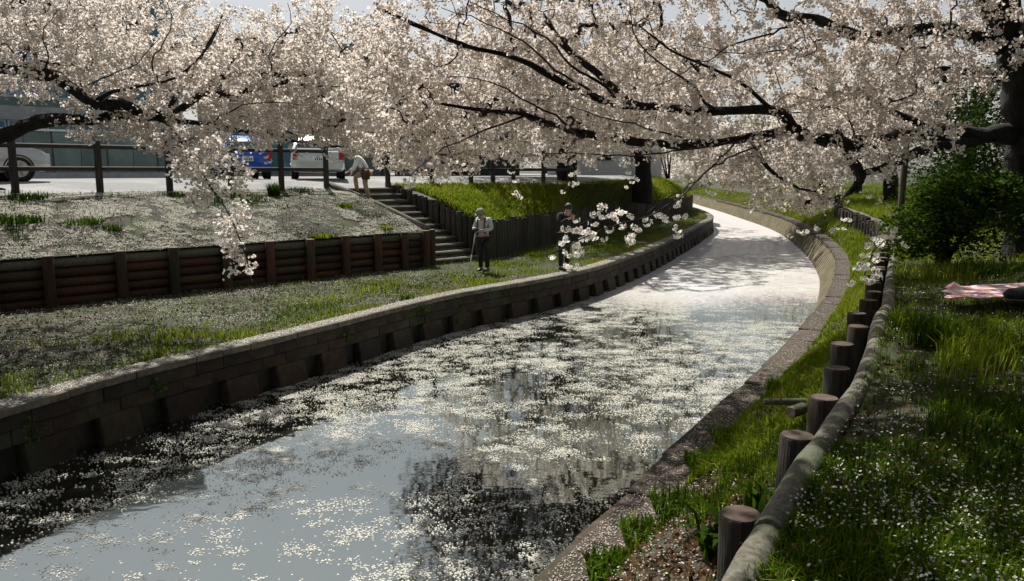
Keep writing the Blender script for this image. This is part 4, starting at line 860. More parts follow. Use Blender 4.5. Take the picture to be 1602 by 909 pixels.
C_grey = pm('pale_grey_cloth', (.42, .42, .40), (.56, .56, .53), 8, .95, .3, .01); C_blk = pm('black_cloth', (.012, .012, .013), (.03, .03, .03), 8, .95, .3, .01); C_khaki = pm('khaki_cloth', (.28, .20, .11), (.40, .30, .18), 8, .95, .3, .01)
C_white = pm('white_cloth', (.62, .66, .62), (.76, .78, .75), 6, .95, .3, .01); C_cap = pm('olive_grey_cap', (.22, .22, .17), (.32, .32, .26), 8, .95, .2, .01); C_char = pm('charcoal_cloth', (.03, .032, .035), (.07, .072, .075), 8, .95, .3, .01); C_brn = pm('brown_leather', (.05, .02, .015), (.10, .045, .03), 8, .7, .3, .01)
M_shoe = plain('dark_shoe', (.02, .018, .016), .6)
def strap_bag(E, pts, r, name, m): g = MB(); g.tube(pts, r, 8); g.obj(name, m, E, True)
# 1: at the foot of the stairs, head bent over a camera held on a monopod
p1 = U(757, 424, ZC + .03)
P1 = person((p1[0], p1[1], ZC + .02), R(-28), 'person in pale grey jacket and cap looking down at the foot of the stairs',
            J(chest=(0, -.02, 1.26), neck=(0, -.08, 1.42), head=(0, -.165, 1.53), face=(-.15, -1, -.75), elbR=(-.26, -.05, 1.13), elbL=(.27, -.04, 1.13), wriR=(-.10, -.26, 1.11), wriL=(.08, -.27, 1.10), palmR=(1, 0, 0), palmL=(-1, 0, 0)), C_grey, C_blk, M_shoe, True, C_cap)
strap_bag(P1, [(.10, .10, 1.42), (.12, -.02, 1.455), (.11, -.135, 1.36), (.10, -.16, 1.15), (.11, -.10, 1.0)], .016, 'strap', C_blk); strap_bag(P1, [(-.10, .10, 1.42), (-.12, -.02, 1.455), (-.11, -.135, 1.36), (-.10, -.16, 1.15), (-.11, -.10, 1.0)], .016, 'strap', C_blk)
g = MB(); g.loft([[(-.14, .13, .98), (.14, .13, .98), (.14, .26, 1.0), (-.14, .26, 1.0)], [(-.15, .13, 1.2), (.15, .13, 1.2), (.15, .30, 1.2), (-.15, .30, 1.2)], [(-.12, .12, 1.42), (.12, .12, 1.42), (.11, .22, 1.41), (-.11, .22, 1.41)]]); g.obj('backpack', C_blk, P1, True)
c, s_ = math.cos(R(-28)), math.sin(R(-28)); loc2w = lambda x, y: (p1[0] + c * x - s_ * y, p1[1] + s_ * x + c * y)
mx, my = loc2w(-.02, -.37); T_ = empty('camera_monopod', (*loc2w(-.22, -.42), ZC + .02)); tag(T_, 'pale monopod with small dark camera held by the person in grey', 'monopod')
b0 = Vector(T_.location); tp = Vector((mx, my, ZC + 1.12)) - b0
g = MB(); g.tube([Vector((0, 0, 0)), tp * .45], [.011, .013], 10); g.obj('lower_leg', M_white, T_, True); g = MB(); g.tube([tp * .44, tp * .97], [.017, .018], 10); g.obj('upper_leg', M_rim, T_, True)
g = MB(); g.box((-.065, -.03, -.04), (.065, .03, .045), Matrix.Translation(tp + Vector((0, 0, .03)))); g.lathe([(.03, 0), (.034, .05), (.028, .06)], 14, Matrix.Translation(tp + Vector((0, -.03, .03))) @ Matrix.Rotation(R(90), 4, 'X')); g.obj('camera', M_trim, T_)
# 2: in black on the wall's edge
p2 = U(889, 424, ZC)
P2 = person((p2[0] - .1, p2[1] + .25, ZC + .01), R(35), 'person in black jacket and dark trousers standing on the edge of the canal wall',
            J(chest=(0, -.04, 1.25), neck=(0, -.10, 1.41), head=(0, -.16, 1.54), face=(.1, -1, -.4), elbR=(-.25, -.12, 1.15), elbL=(.25, -.12, 1.15), wriR=(-.07, -.27, 1.30), wriL=(.07, -.27, 1.30), palmR=(1, 0, 0), palmL=(-1, 0, 0),
              kneR=(-.15, -.06, .48), kneL=(.14, .04, .48), ankR=(-.18, -.10, .085), ankL=(.19, .12, .085)), C_blk, C_blk, M_shoe); P2.scale = (1.06, 1.06, 1.08)
# 3: climbing the last steps with a bag at the hip
i3 = 9; q3 = SLB - cdu * trd * (i3 + .5) + su * .62; za = ZC + rise * (i3 + 1)
P3 = person((q3[0], q3[1], za), R(90) + math.atan2(-cdu[1], -cdu[0]) + R(28), 'person in khaki trousers and white shirt climbing the top of the stairs',
            J(hip=(0, .03, .88), chest=(.02, -.20, 1.16), neck=(.02, -.30, 1.29), head=(.02, -.38, 1.41), face=(0, -1, -.5), shoR=(-.17, -.22, 1.25), shoL=(.21, -.22, 1.25), elbR=(-.25, -.38, 1.03), elbL=(.27, -.26, .99), wriR=(-.18, -.44, .86), wriL=(.2, -.44, .88),
              hipjR=(-.09, .01, .83), kneR=(-.11, -.36, .70), ankR=(-.11, -.30, .085 + rise * 1), kneL=(.10, -.02, .48), ankL=(.10, .10, .085)), C_white, C_khaki, M_shoe)
g = MB(); g.loft([[(.17, -.08, .62), (.26, -.08, .62), (.26, .14, .62), (.17, .14, .62)], [(.16, -.10, .8), (.29, -.10, .8), (.29, .16, .8), (.16, .16, .8)], [(.17, -.07, .93), (.24, -.07, .93), (.24, .13, .93), (.17, .13, .93)]]); g.obj('hip_bag', C_brn, P3, True)
# 4: at the left edge behind the fence
p4 = F0 + FN * .6 - FD * .35
P4 = person((p4[0], p4[1], ZS + .065), R(100), 'person in khaki trousers behind the fence at the left edge', J(kneR=(-.10, -.08, .48), ankR=(-.10, -.14, .085), ankL=(.10, .12, .085)), C_char, C_khaki, M_shoe)
# ================================================================ picnic sheet, bag, stubs
mp_, t, p = mat('pink_picnic_sheet'); n = noise(t, 4.5, 3); t.links.new(ramp(t, n, [(.36, (.42, .32, .52)), (.44, (.66, .55, .60)), (.50, (.66, .22, .24)), (.56, (.70, .45, .40)), (.64, (.66, .60, .52))]), p.inputs['Base Color']); p.inputs['Roughness'].default_value = .45; bump(t, p, noise(t, 3, 3), .5, .03)
c0 = [U(1476, 462, ZB + .1), U(1510, 452, ZB + .1), U(1600, 446, ZB + .1), U(1720, 448, ZB + .1), U(1720, 470, ZB + .1), U(1600, 471, ZB + .1), U(1488, 476, ZB + .1)]
nx, ny = 26, 12; pl_, pr_ = np.array(c0[0]), None
l0, l1 = U(1478, 457, ZB + .1), U(1486, 477, ZB + .1); r0_, r1_ = U(1760, 440, ZB + .1), U(1770, 470, ZB + .1); gv = []
for i in range(nx):
    for j in range(ny):
        a = l0 + (r0_ - l0) * i / (nx - 1); b = l1 + (r1_ - l1) * i / (nx - 1); q = a + (b - a) * j / (ny - 1)
        if i == 0: q = q + np.array([.06 * math.sin(j * 1.1), 0, 0])
        q[2] = ZB + .13 + .05 * fbm(q[0:1] * 2.6, q[1:2] * 2.6, 4)[0] + (.05 if (i == 1 and j < 4) else 0); gv.append(q)
i = np.arange(nx - 1)[:, None] * ny + np.arange(ny - 1)[None]; f = np.stack([i, i + ny, i + ny + 1, i + 1], -1).reshape(-1, 4); gv = np.array(gv); org = gv.mean(0)
ps = link('picnic_sheet', npmesh('picnic_sheet', gv - org, f, True), mp_, None, org); sm = ps.modifiers.new('thick', 'SOLIDIFY'); sm.thickness = .012; tag(ps, 'pink patterned picnic sheet spread on the right bank lawn', 'picnic sheet')
sb = U(1596, 468, ZB + .16); E = empty('shoulder_bag', (sb[0], sb[1], ZB + .16)); tag(E, 'small black bag lying on the pink picnic sheet', 'bag')
g = MB(); g.loft([[(-.13, -.07, 0), (.15, -.08, 0), (.14, .08, 0), (-.12, .07, 0)], [(-.15, -.085, .05), (.16, -.09, .06), (.16, .09, .06), (-.14, .08, .05)], [(-.10, -.05, .10), (.10, -.06, .13), (.10, .05, .13), (-.10, .05, .10)]]); o = g.obj('bag_body', C_blk, E, True)
g = MB(); g.tube([(-.12, 0, .06), (-.2, -.06, .03), (-.22, -.14, .012), (-.1, -.2, .012), (.05, -.17, .015), (.13, -.06, .05)], .009, 8); g.obj('strap', C_blk, E, True)
def stub(px, py, z, L, r, rz, label, tilt=0):
    q = U(px, py, z); me = log_mesh('log_stub', L, r, M_rail, 900 + px, 12, 'X', endm=M_end); o = link('log_stub', me, None, None, (q[0], q[1], z + r * .7), (0, R(tilt), R(rz))); tag(o, label, 'log')
stub(1195, 632, 1.42, .36, .03, -12, 'thin pale stick stub lying left of the posts on the lower bank', -4)
stub(1236, 652, 1.50, .20, .05, 40, 'short cut log stub lying against the nearest tall post')
# ================================================================ grass, weeds, petals
def blades(P, h, w_, rs, lean=.45, tm=.45, ts=.2):
    n = len(P); a = rs.random(n) * 2 * np.pi; d = np.stack([np.cos(a), np.sin(a), a * 0], 1); s = np.stack([-d[:, 1], d[:, 0], a * 0], 1); h = h[:, None]; w_ = w_[:, None]
    ln = rs.random(n)[:, None] * lean; mid = P + np.array([0, 0, 1]) * h * .55 + d * h * ln * .35; tip = P + np.array([0, 0, 1]) * h * (1 - .35 * ln) + d * h * ln * 1.3; base = P - np.array([0, 0, .012])
    v = np.stack([base - s * w_ * .5, base + s * w_ * .5, mid + s * w_ * .4, mid - s * w_ * .4, tip], 1).reshape(-1, 3); b = np.arange(n)[:, None] * 5
    q = b + np.array([[0, 1, 2, 3]]); tr = b + np.array([[3, 2, 4]]); t = np.clip(rs.normal(tm, ts, n), 0, 1); tint = np.repeat(np.stack([t, t * 0, t * 0], 1), 5, axis=0)
    return v, q, tr, tint
def grass(name, P, hr, wr, seed, label, tm=.45, ts=.2, lean=.5, hn=None):
    rs = np.random.default_rng(seed); n = len(P); h = rs.uniform(*hr, n)
    if hn is not None: h = h * hn(P)
    v, q, tr, tint = blades(P, h, rs.uniform(*wr, n), rs, lean, tm if np.isscalar(tm) else tm(P), ts)
    o = link(name, npmesh(name, v, [q, tr], False, {'tint': tint}), M_grass); tag(o, label, 'grass', kind='stuff'); return o
def petals(name, P, size, seed, label, tilt=.35, parent=None, z=.006, tm=.55):
    rs = np.random.default_rng(seed); n = len(P); N = rs.normal(size=(n, 3)) * tilt; N[:, 2] = 1; N /= np.linalg.norm(N, axis=1)[:, None]
    a = rs.random(n) * 2 * np.pi; u = np.stack([np.cos(a), np.sin(a), a * 0], 1); u -= N * (u * N).sum(1)[:, None]; u /= np.linalg.norm(u, axis=1)[:, None]; v_ = np.cross(N, u); L = (size * rs.uniform(.7, 1.25, n))[:, None]; P = P + np.array([0, 0, z]) + np.stack([0 * a, 0 * a, rs.random(n) * z], 1)
    v = np.stack([P - u * L * .5, P + v_ * L * .36, P + u * L * .5, P - v_ * L * .36], 1).reshape(-1, 3); t = np.clip(rs.normal(tm, .2, n), 0, 1)
    o = link(name, npmesh(name, v, np.arange(n * 4).reshape(-1, 4), False, {'tint': np.repeat(np.stack([t, t * 0, t * 0], 1), 4, axis=0)}), M_petal); tag(o, label, 'petals', kind='stuff'); return o
dcap = lambda P: np.abs(P[:, 0] - xat(LB, P[:, 1]))
# left terrace: green near the wall and towards the right, bare and petal-strewn at the back left
def wt(P): g = fbm(P[:, 0] * .8, P[:, 1] * .8, 21); return (np.clip((g - .42) * 4, .05, 1) * np.clip(1.5 - dcap(P) / 2.2, .12, 1) + np.clip((P[:, 1] - 16) / 8, 0, 1.0) * np.clip((g - .3) * 3, 0, 1)) / np.maximum(P[:, 1], 8)**.7
grass('terrace_grass', TERR.sample(50000, wt), (.03, .10), (.008, .018), 61, 'short patchy green grass on the left terrace', lambda P: .25 + .35 * np.clip((P[:, 1] - 11) / 8, 0, 1) + .42 * np.clip(1.15 - dcap(P), 0, 1))  # tint raised near the cap to paint in sunlit grass
grass('terrace_weeds', TERR.sample(16000, lambda P: np.clip((fbm(P[:, 0] * 1.1, P[:, 1] * 1.1, 77) - .58) * 8, 0, 1) * np.clip(1.6 - dcap(P) / 2, .1, 1)), (.06, .16), (.008, .018), 62, 'taller bright weed patches on the left terrace', .82, .14)
petals('terrace_petals', TERR.sample(15000, lambda P: np.clip((fbm(P[:, 0] * 1.6, P[:, 1] * 1.6, 31) - .38) * 4, .05, 1) * np.clip(.35 + dcap(P) / 3, .3, 1) * np.clip(1.5 - (P[:, 1] - 9) / 12, .12, 1)), .021, 63, 'fallen petals strewn over the left terrace', .4, z=.02)
CAPS = Strip(z3(LCAP, ZC), z3(offset(LCAP, .33), ZC), 400, amp=0)
petals('wall_top_petals', CAPS.sample(30000, near(.8, 8)), .021, 64, 'petals lying along the top of the left canal wall', .25, z=.008)
SLW = lambda P: np.clip((fbm(P[:, 0] * .8, P[:, 1] * .8, 41) - .30) * 4, .15, 1) * np.clip((fbm(P[:, 0] * 3.2, P[:, 1] * 3.2, 43, 2) - .36) * 6, .04, 1)
sc = SLOPE.sample(8200, SLW, 120); rsl = np.random.default_rng(88); kk = rsl.integers(4, 17, len(sc)); SPt = np.repeat(sc, kk, axis=0); dd = rsl.normal(size=(len(SPt), 2)) * np.repeat(rsl.uniform(.02, .06, len(sc)), kk)[:, None]
SPt[:, :2] += dd; SPt[:, 2] += (dd @ FN) * .28; SPt = np.vstack([SPt, SLOPE.sample(14000, SLW, 120)])
petals('slope_petals', SPt, .026, 65, 'thick carpet of fallen petals on the left slope', .5, z=.015)
grass('slope_weeds', SLOPE.sample(6000, lambda P: np.clip((fbm(P[:, 0] * 1.0, P[:, 1] * 1.0, 87) - .55) * 6, 0.03, 1)), (.04, .14), (.01, .022), 66, 'sparse weeds poking through the petals on the left slope', .15, .12)
grass('green_slope_grass', GS.sample(62000, lambda P: 1 / np.maximum(P[:, 1] - 14, 8)), (.12, .26), (.018, .035), 67, 'lush grass with sunlight put into its tint on the slope behind the palisade', lambda P: .62 + .45 * fbm(P[:, 0] * .8, P[:, 1] * .8, 51), .14, .8)  # brighter tint stands in for sun that the trees above keep off
# dead leaves on the lower bank and the bare spots of the lawn
M_dead = leafmat('dead_leaf', [(0, (.03, .016, .009)), (.5, (.075, .042, .022)), (1, (.15, .095, .05))], .15)
o = petals('leaf_litter', RST.sample(9000, near(1.2, 3.5)), .05, 79, 'brown leaf litter on the lower right bank', .55, z=.015, tm=.5); o.data.materials.clear(); o.data.materials.append(M_dead); o['category'] = 'leaves'
o = petals('lawn_litter', RBK.sample(6000, near(1.4, 3)), .045, 80, 'brown dead leaves lying in the right bank lawn', .6, z=.02, tm=.45); o.data.materials.clear(); o.data.materials.append(M_dead); o['category'] = 'leaves'
o = petals('terrace_litter', TERR.sample(9000, lambda P: np.clip((P[:, 1] < 20) + .1, 0, 1)), .05, 81, 'dead leaves scattered on the left terrace', .6, z=.015, tm=.3); o.data.materials.clear(); o.data.materials.append(M_dead); o['category'] = 'leaves'
# street-side petals
petals('street_petals', st1.sample(16000), .025, 68, 'scattered petals along the street edge', .2, z=.006)
# right lower bank and bank lawn
CAPR = Strip(z3(RCAP, ZC), z3(offset(RCAP, -.34), ZC), 400, amp=0)
petals('ledge_petals', CAPR.sample(11000, near(1.2, 4)), .015, 69, 'petals covering the ledge beside the water on the right', .3, z=.008, tm=.25)
petals('lower_bank_petals', RST.sample(9000, near(1.1, 3.5)), .015, 70, 'petals and litter on the lower right bank', .5, z=.02)
grass('lower_bank_grass', RST.sample(30000, lambda P: np.clip((fbm(P[:, 0] * 1.5, P[:, 1] * 1.5, 91) - .50) * 7, .02, 1) / np.maximum(np.linalg.norm(P[:, :2], axis=1), 3)**.9), (.04, .13), (.006, .013), 71, 'clumped grass on the lower right bank', .5, .2, .9)
rb = RBK.sample(125000, lambda P: np.clip((fbm(P[:, 0] * 1.3, P[:, 1] * 1.3, 95) - .30) * 4, .15, 1) / np.maximum(np.linalg.norm(P[:, :2], axis=1), 2.5)**1.35)
grass('bank_lawn', rb, (.03, .10), (.0045, .010), 72, 'lawn grass on the right bank', lambda P: .15 + .5 * fbm(P[:, 0] * .7, P[:, 1] * .7, 96) + .3 * np.clip((P[:, 1] - 5) / 4, 0, 1), .18, .9, lambda P: .6 + .9 * fbm(P[:, 0] * 1.1, P[:, 1] * 1.1, 97))  # tint rises away from the viewer to paint the sunlit part of the lawn
rt = RBK.sample(20000, lambda P: np.clip((fbm(P[:, 0] * .8, P[:, 1] * .8, 99) - .58) * 9, 0, 1) * (P[:, 1] > 5) / np.maximum(P[:, 1], 5))
grass('bank_tall_grass', rt, (.12, .30), (.007, .014), 73, 'taller grass tufts on the right bank lawn', .78, .14, .7)  # high tint puts sunlight into the colour of the tufts
petals('lawn_petals', RBK.sample(22000, lambda P: np.clip((fbm(P[:, 0] * 1.7, P[:, 1] * 1.7, 101) - .45) * 6, .06, 1) / np.maximum(np.linalg.norm(P[:, :2], axis=1), 2.5)**1.5), .016, 74, 'petals scattered over the right bank lawn', .6, z=.035)
grass('mid_lower_bank_grass', RST.sample(26000, lambda P: (P[:, 1] > 6.5) * (P[:, 1] < 19) * np.clip((fbm(P[:, 0] * 1.2, P[:, 1] * 1.2, 131) - .34) * 5, .05, 1)), (.05, .14), (.008, .018), 78, 'yellow-green grass between the far posts and the ledge', lambda P: .62 + .3 * fbm(P[:, 0], P[:, 1], 54), .15, .9)
fg = lambda P: (P[:, 1] > 15) * np.clip((fbm(P[:, 0] * .9, P[:, 1] * .9, 121) - .28) * 4, .1, 1) / np.maximum(P[:, 1], 15)**.8
grass('far_lower_bank_grass', RST.sample(30000, fg), (.08, .2), (.016, .034), 76, 'bright grass on the lower right bank towards the bend', lambda P: .6 + .35 * fbm(P[:, 0], P[:, 1], 52), .14, .8)
grass('far_bank_grass', RBK.sample(34000, lambda P: fg(P) / np.maximum(P[:, 0] - xat(PLINE, P[:, 1]) + 2, 2)), (.08, .22), (.018, .036), 77, 'bright grass on the right bank towards the bend', lambda P: .55 + .4 * fbm(P[:, 0], P[:, 1], 53), .14, .8)
# floating petals in clumps
rs = np.random.default_rng(5)
wat = lambda P: (P[:, 1] < 34) * np.clip((fbm(P[:, 0] * .55, P[:, 1] * .35, 111) - .34) * 4, .10, 1) * np.clip(.55 + (P[:, 1] - 6) / 18, .55, 1.3)
cl = WATER.sample(5200, wat, 60); r_c = .02 + .085 * rs.random(len(cl))**1.6; k = (6 + 11000 * r_c**2).astype(int); P = np.repeat(cl, k, axis=0); rr_ = np.repeat(r_c, k)
P = P + np.stack([rs.normal(size=len(P)) * rr_ * 1.3, rs.normal(size=len(P)) * rr_, 0 * rr_], 1)
P = P[(P[:, 0] > xat(LCAP, P[:, 1]) + .02) & (P[:, 0] < xat(RCAP, P[:, 1]))]; P2_ = WATER.sample(18000, wat, 60); P = np.vstack([P, P2_]); P[:, 2] = 0
print('floating', len(P)); petals('floating_petals', P, .024, 75, 'rafts of petals floating on the canal', .03, z=.004)
# countable weeds on the slope
def tuft(name, px, py, surf, n, h, wd, label, seed, tm=.5, spread=.12):
    rs = np.random.default_rng(seed); u, v = np.meshgrid(np.linspace(0, 1, 300), np.linspace(.02, .98, 60)); Q = surf.ev(u.ravel(), v.ravel()); a, b, _ = proj(Q); q = Q[np.argmin((a - px)**2 + (b - py)**2)]
    sp2 = np.clip(rs.normal(size=(2, n)), -1.35, 1.35) * spread; P = q + np.stack([sp2[0], sp2[1], np.zeros(n)], 1); vv, qq, tr, tint = blades(P - q, rs.uniform(.5, 1, n) * h, rs.uniform(.7, 1.2, n) * wd, rs, .9, tm, .15)
    o = link(name, npmesh(name, vv, [qq, tr], False, {'tint': tint}), M_grass, None, q); tag(o, label, 'plant', 'weeds and tufts'); return o
tuft('weed_clump', 430, 306, SLOPE, 260, .42, .03, 'upright dark green weed at the foot of the fifth fence post', 1, .2, .09)
tuft('weed_clump', 365, 306, SLOPE, 160, .22, .03, 'small bright yellow-green weed below the fence left of the upright weed', 2, .85, .09)
tuft('weed_clump', 30, 348, SLOPE, 200, .26, .03, 'broad blue-green weed on the petal slope at the left edge', 3, .08, .25)
tuft('weed_clump', 130, 352, SLOPE, 190, .22, .028, 'olive weed clump on the petal slope right of the leftmost weed', 4, .3, .22)
tuft('weed_clump', 178, 362, SLOPE, 110, .18, .028, 'small weed just right of the olive clump on the petal slope', 5, .2, .12)
tuft('weed_clump', 45, 312, SLOPE, 160, .2, .028, 'dry dark weed at the foot of the leftmost fence post', 6, .1, .2)
tuft('weed_clump', 540, 325, SLOPE, 200, .18, .03, 'low weed beside the diagonal edge log of the stairs', 7, .6, .14)
tuft('weed_clump', 505, 372, SLOPE, 220, .14, .03, 'bright low weed on top of the log wall', 8, .8, .16)
tuft('weed_clump', 600, 358, SLOPE, 200, .12, .03, 'bright low weed by the right end of the log wall', 9, .85, .14)
tuft('grass_tuft', 1435, 540, RBK, 170, .42, .013, 'tall iris-like grass tuft beside the pale rail log', 10, .35, .10)
tuft('grass_tuft', 1400, 520, RBK, 120, .34, .012, 'thin tall grass tuft leaning against the far rail log', 11, .6, .08)
tuft('grass_tuft', 1540, 545, RBK, 260, .30, .012, 'wide grass tuft on the lawn below the picnic sheet', 12, .55, .22)
tuft('grass_tuft', 1525, 430, RBK, 260, .32, .014, 'grass tuft behind the picnic sheet', 13, .4, .25)
tuft('leafy_weed', 1215, 800, RST, 46, .34, .05, 'broad-leaved dark weed growing by the nearest post', 14, .1, .10)
tuft('leafy_weed', 1180, 880, RST, 40, .30, .05, 'broad-leaved dark weed at the bottom edge below the nearest post', 15, .08, .10)
tuft('leafy_weed', 1110, 730, RST, 300, .16, .018, 'bushy green weed on the lower bank near the ledge', 16, .45, .14)
tuft('leafy_weed', 1010, 830, RST, 260, .15, .02, 'low green weed on the ledge side at the bottom centre right', 18, .45, .13)
tuft('leafy_weed', 1070, 800, RST, 300, .17, .018, 'green weed clump between the ledge and the nearest post', 19, .4, .15)
tuft('leafy_weed', 960, 885, RST, 260, .14, .02, 'green weed at the very bottom beside the ledge', 20, .4, .13)
tuft('leafy_weed', 1150, 690, RST, 240, .15, .016, 'grassy weed on the lower bank left of the short log stub', 21, .5, .13)
tuft('leafy_weed', 1225, 612, RST, 240, .16, .016, 'grassy weed on the lower bank above the stick stub', 22, .6, .13)
tuft('leafy_weed', 1135, 850, RST, 60, .30, .045, 'broad-leaved weed left of the nearest post', 23, .12, .09)
tuft('leafy_weed', 655, 518, TERR, 60, .2, .02, 'ivy-like weed hanging over the canal wall top', 17, .3, .1)
# ivy on the face of the left canal wall
def ivy(px, z, n, label, seed, r=.16):
    rs = np.random.default_rng(seed); Q = np.hstack([LCAP, np.full((len(LCAP), 1), z)]); i = int(np.argmin(abs(proj(Q)[0] - px) + 1e4 * (Q[:, 1] > 40))); T_, N_ = frames(LCAP); tt = np.array([*T_[i], 0]); nn = np.array([*N_[i], 0]); q = Q[i]
    E = empty('ivy_plant', q); tag(E, label, 'plant', 'ivy on the canal wall'); c = np.cumsum(rs.normal(size=(n, 2)) * .035, axis=0) * .55 + rs.normal(size=(n, 2)) * r * .5
    P = tt * c[:, :1] - nn * (.015 + rs.random((n, 1)) * .05) + np.array([0, 0, 1.]) * np.clip(c[:, 1:], -.45, .2); a = rs.normal(size=(n, 3)); a[:, 2] -= .6; a /= np.linalg.norm(a, axis=1)[:, None]; b = np.cross(a, -nn + rs.normal(size=(n, 3)) * .4); b /= np.linalg.norm(b, axis=1)[:, None]; L = rs.uniform(.03, .065, n)[:, None]
    v = np.stack([P, P + a * L * .5 + b * L * .35, P + a * L, P + a * L * .5 - b * L * .35], 1).reshape(-1, 3); t_ = np.clip(rs.normal(.55, .2, n), 0, 1)
    tag(link('leaves', npmesh('leaves', v, np.arange(n * 4).reshape(-1, 4), False, {'tint': np.repeat(np.stack([t_, t_ * 0, t_ * 0], 1), 4, axis=0)}), M_leaf, E), kind='stuff')
    for k in range(3): g = MB(); e = P[rs.integers(n)]; g.tube([(0, 0, .1), tuple(e * .5 - nn * .02), tuple(e - nn * .005)], [.006, .005, .003], 5); g.obj('stem', M_twig, E)
ivy(62, .55, 46, 'small ivy sprig on the canal wall at the left edge', 1); ivy(236, .62, 40, 'ivy sprig under the wall cap right of the leftmost sprig', 2); ivy(545, .6, 46, 'ivy sprig on the canal wall below the bright grass patch', 3); ivy(662, .55, 110, 'largest ivy patch trailing down the canal wall', 4, .24); ivy(722, .5, 60, 'ivy patch right of the largest one on the canal wall', 5); ivy(800, .5, 50, 'farthest small ivy patch on the canal wall', 6)
# near sprigs: whole blossoms one can pick out
def umbel(seed, n=7, fs=.036):
    rs = np.random.default_rng(seed); vs_, fs_, ti = [], [], []; nb = 0
    for k in range(n):
        c = rs.normal(size=3); c /= np.linalg.norm(c); c[2] = -abs(c[2]) * .5; N = c.copy(); c = c * .029; a = np.cross(N, rs.normal(size=3)); a /= np.linalg.norm(a); b = np.cross(N, a)
        for j in range(5):
            th = 2 * np.pi * j / 5; d = math.cos(th) * a + math.sin(th) * b; s = -math.sin(th) * a + math.cos(th) * b
            q = [c, c + d * fs * .3 - s * fs * .2 + N * .004, c + d * fs * .52 - s * fs * .1 + N * .007, c + d * fs * .52 + s * fs * .1 + N * .007, c + d * fs * .3 + s * fs * .2 + N * .004]
            vs_ += q; fs_.append([nb + i for i in range(5)]); t_ = np.clip(rs.normal(.75, .12), 0, 1); ti += [(t_, .8, 0)] + [(t_, 0, 0)] * 4; nb += 5
    return npmesh('blossom_cluster', np.array(vs_), np.array(fs_), False, {'tint': np.array(ti)})
ums = [umbel(k, 6 + k % 4) for k in range(6)]
for m in ums: m.materials.append(M_bloom)
def sprig(T_, pts, Y, rad, n, seed):
    n = int(n * 1.4)
    rs = np.random.default_rng(seed); C = curve([V(x, y, Y if np.isscalar(Y) else Y[i]) for i, (x, y) in enumerate(pts)], .05); b = MB(); b.tube([tuple(q - T_.base) for q in C], np.linspace(rad, .002, len(C)), 6); b.obj('sprig', M_bark, T_.E, True)
    for k in range(n):
        q = C[int((.15 + .85 * (k + .5) / n) * (len(C) - 1))] + rs.normal(size=3) * .042; o = link('blossom_cluster', ums[rs.integers(6)], None, T_.E, q - T_.base, (rs.uniform(-.6, .6), rs.uniform(-.6, .6), rs.random() * 6)); s = rs.uniform(.8, 1.2); o.scale = (s, s, s)
sprig(A, [(1075, 290), (1045, 330), (1000, 352), (950, 360), (900, 382), (850, 402)], (8, 7, 6.3, 5.9, 5.6, 5.3), .006, 14, 1)
sprig(A, [(1000, 352), (985, 372), (978, 395)], (6.3, 6.1, 6), .004, 4, 2); sprig(A, [(1045, 330), (1062, 360), (1072, 388)], (7, 6.6, 6.4), .004, 4, 3); sprig(A, [(960, 360), (930, 345), (905, 352), (885, 358)], (5.9, 5.7, 5.6, 5.5), .004, 5, 4)
sprig(A, [(1372, 365), (1366, 392), (1345, 412), (1330, 438)], (7.5, 6.6, 6.2, 6), .006, 12, 5); sprig(A, [(1366, 392), (1395, 372), (1412, 390)], (6.6, 6.4, 6.3), .004, 6, 6); sprig(A, [(1345, 412), (1375, 428), (1362, 445)], (6.2, 6.1, 6), .004, 6, 7); sprig(A, [(1350, 345), (1320, 350), (1290, 362), (1240, 372), (1222, 378)], (9, 8.8, 8.6, 8.4, 8.3), .005, 9, 8)
sprig(B, [(362, 345), (380, 390), (390, 425), (396, 445)], (9.4, 9, 8.7, 8.5), .004, 5, 9); sprig(B, [(345, 315), (350, 360), (352, 395)], (9.8, 9.5, 9.4), .004, 4, 10); sprig(B, [(300, 250), (310, 290), (330, 310)], (10.6, 10.4, 10.3), .004, 6, 11); sprig(B, [(260, 190), (270, 230), (290, 262)], (11.5, 11.2, 11), .005, 6, 12)

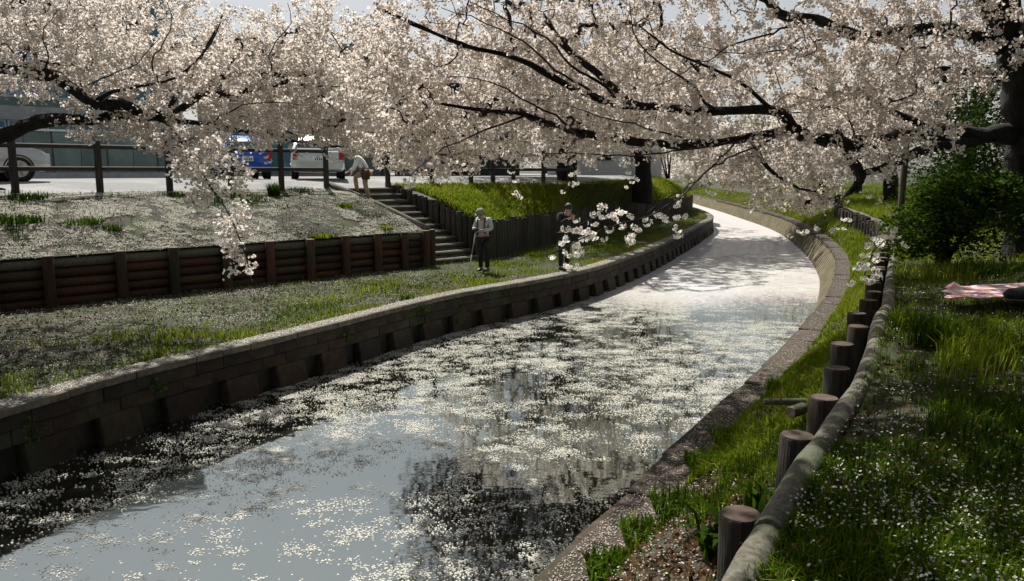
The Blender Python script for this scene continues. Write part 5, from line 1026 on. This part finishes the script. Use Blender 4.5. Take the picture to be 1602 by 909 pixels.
for k, l in enumerate(([(300, 205, 11), (296, 245, 10.6), (315, 285, 10.2)], [(335, 200, 11.4), (350, 235, 10.9), (345, 268, 10.6)], [(230, 190, 11.2), (238, 225, 10.8), (252, 250, 10.6)], [(420, 214, 11.8), (410, 240, 11.3), (425, 262, 11)], [(285, 222, 11), (262, 255, 10.5), (270, 285, 10.2)], [(325, 285, 10.3), (300, 305, 10), (312, 335, 9.7)], [(150, 183, 11.2), (160, 205, 10.9), (150, 222, 10.7)], [(500, 228, 12), (520, 250, 11.6), (545, 240, 11.4)], [(470, 222, 12), (462, 236, 11.6), (475, 246, 11.4)])):
    sprig(B, [q[:2] for q in l], [q[2] for q in l], .004, 5, 30 + k)
for k, l in enumerate(([(690, 235, 9), (680, 262, 8.8), (700, 290, 8.6)], [(655, 262, 9), (640, 280, 8.8), (652, 300, 8.7)], [(740, 205, 9), (752, 245, 8.7), (738, 275, 8.5)], [(820, 240, 8.8), (800, 275, 8.3), (812, 310, 8)], [(700, 240, 9), (725, 270, 8.7), (722, 300, 8.5)], [(880, 240, 8.7), (900, 275, 8), (880, 300, 7.6)], [(930, 362, 5.6), (900, 372, 5.4), (892, 352, 5.3)], [(920, 365, 5.6), (905, 400, 5.4), (912, 418, 5.3)], [(1250, 294, 10.2), (1290, 310, 9.8), (1330, 318, 9.5)], [(1250, 319, 10.9), (1215, 312, 10.4), (1190, 320, 10)], [(1100, 262, 8.6), (1110, 290, 8.2), (1095, 312, 8)], [(1000, 340, 6.2), (960, 330, 6), (925, 322, 5.8)], [(1338, 300, 11.5), (1375, 310, 11), (1400, 340, 10.6)], [(980, 246, 9), (990, 275, 8.5), (965, 298, 8.2)])):
    sprig(A, [q[:2] for q in l], [q[2] for q in l], .004, 5, 60 + k)
print('TRIS', sum(len(o.data.loops) - 2 * len(o.data.polygons) for o in bpy.data.objects if o.type == 'MESH'), 'unique', sum(len(m.loops) - 2 * len(m.polygons) for m in bpy.data.meshes), 'objs', len(bpy.data.objects))
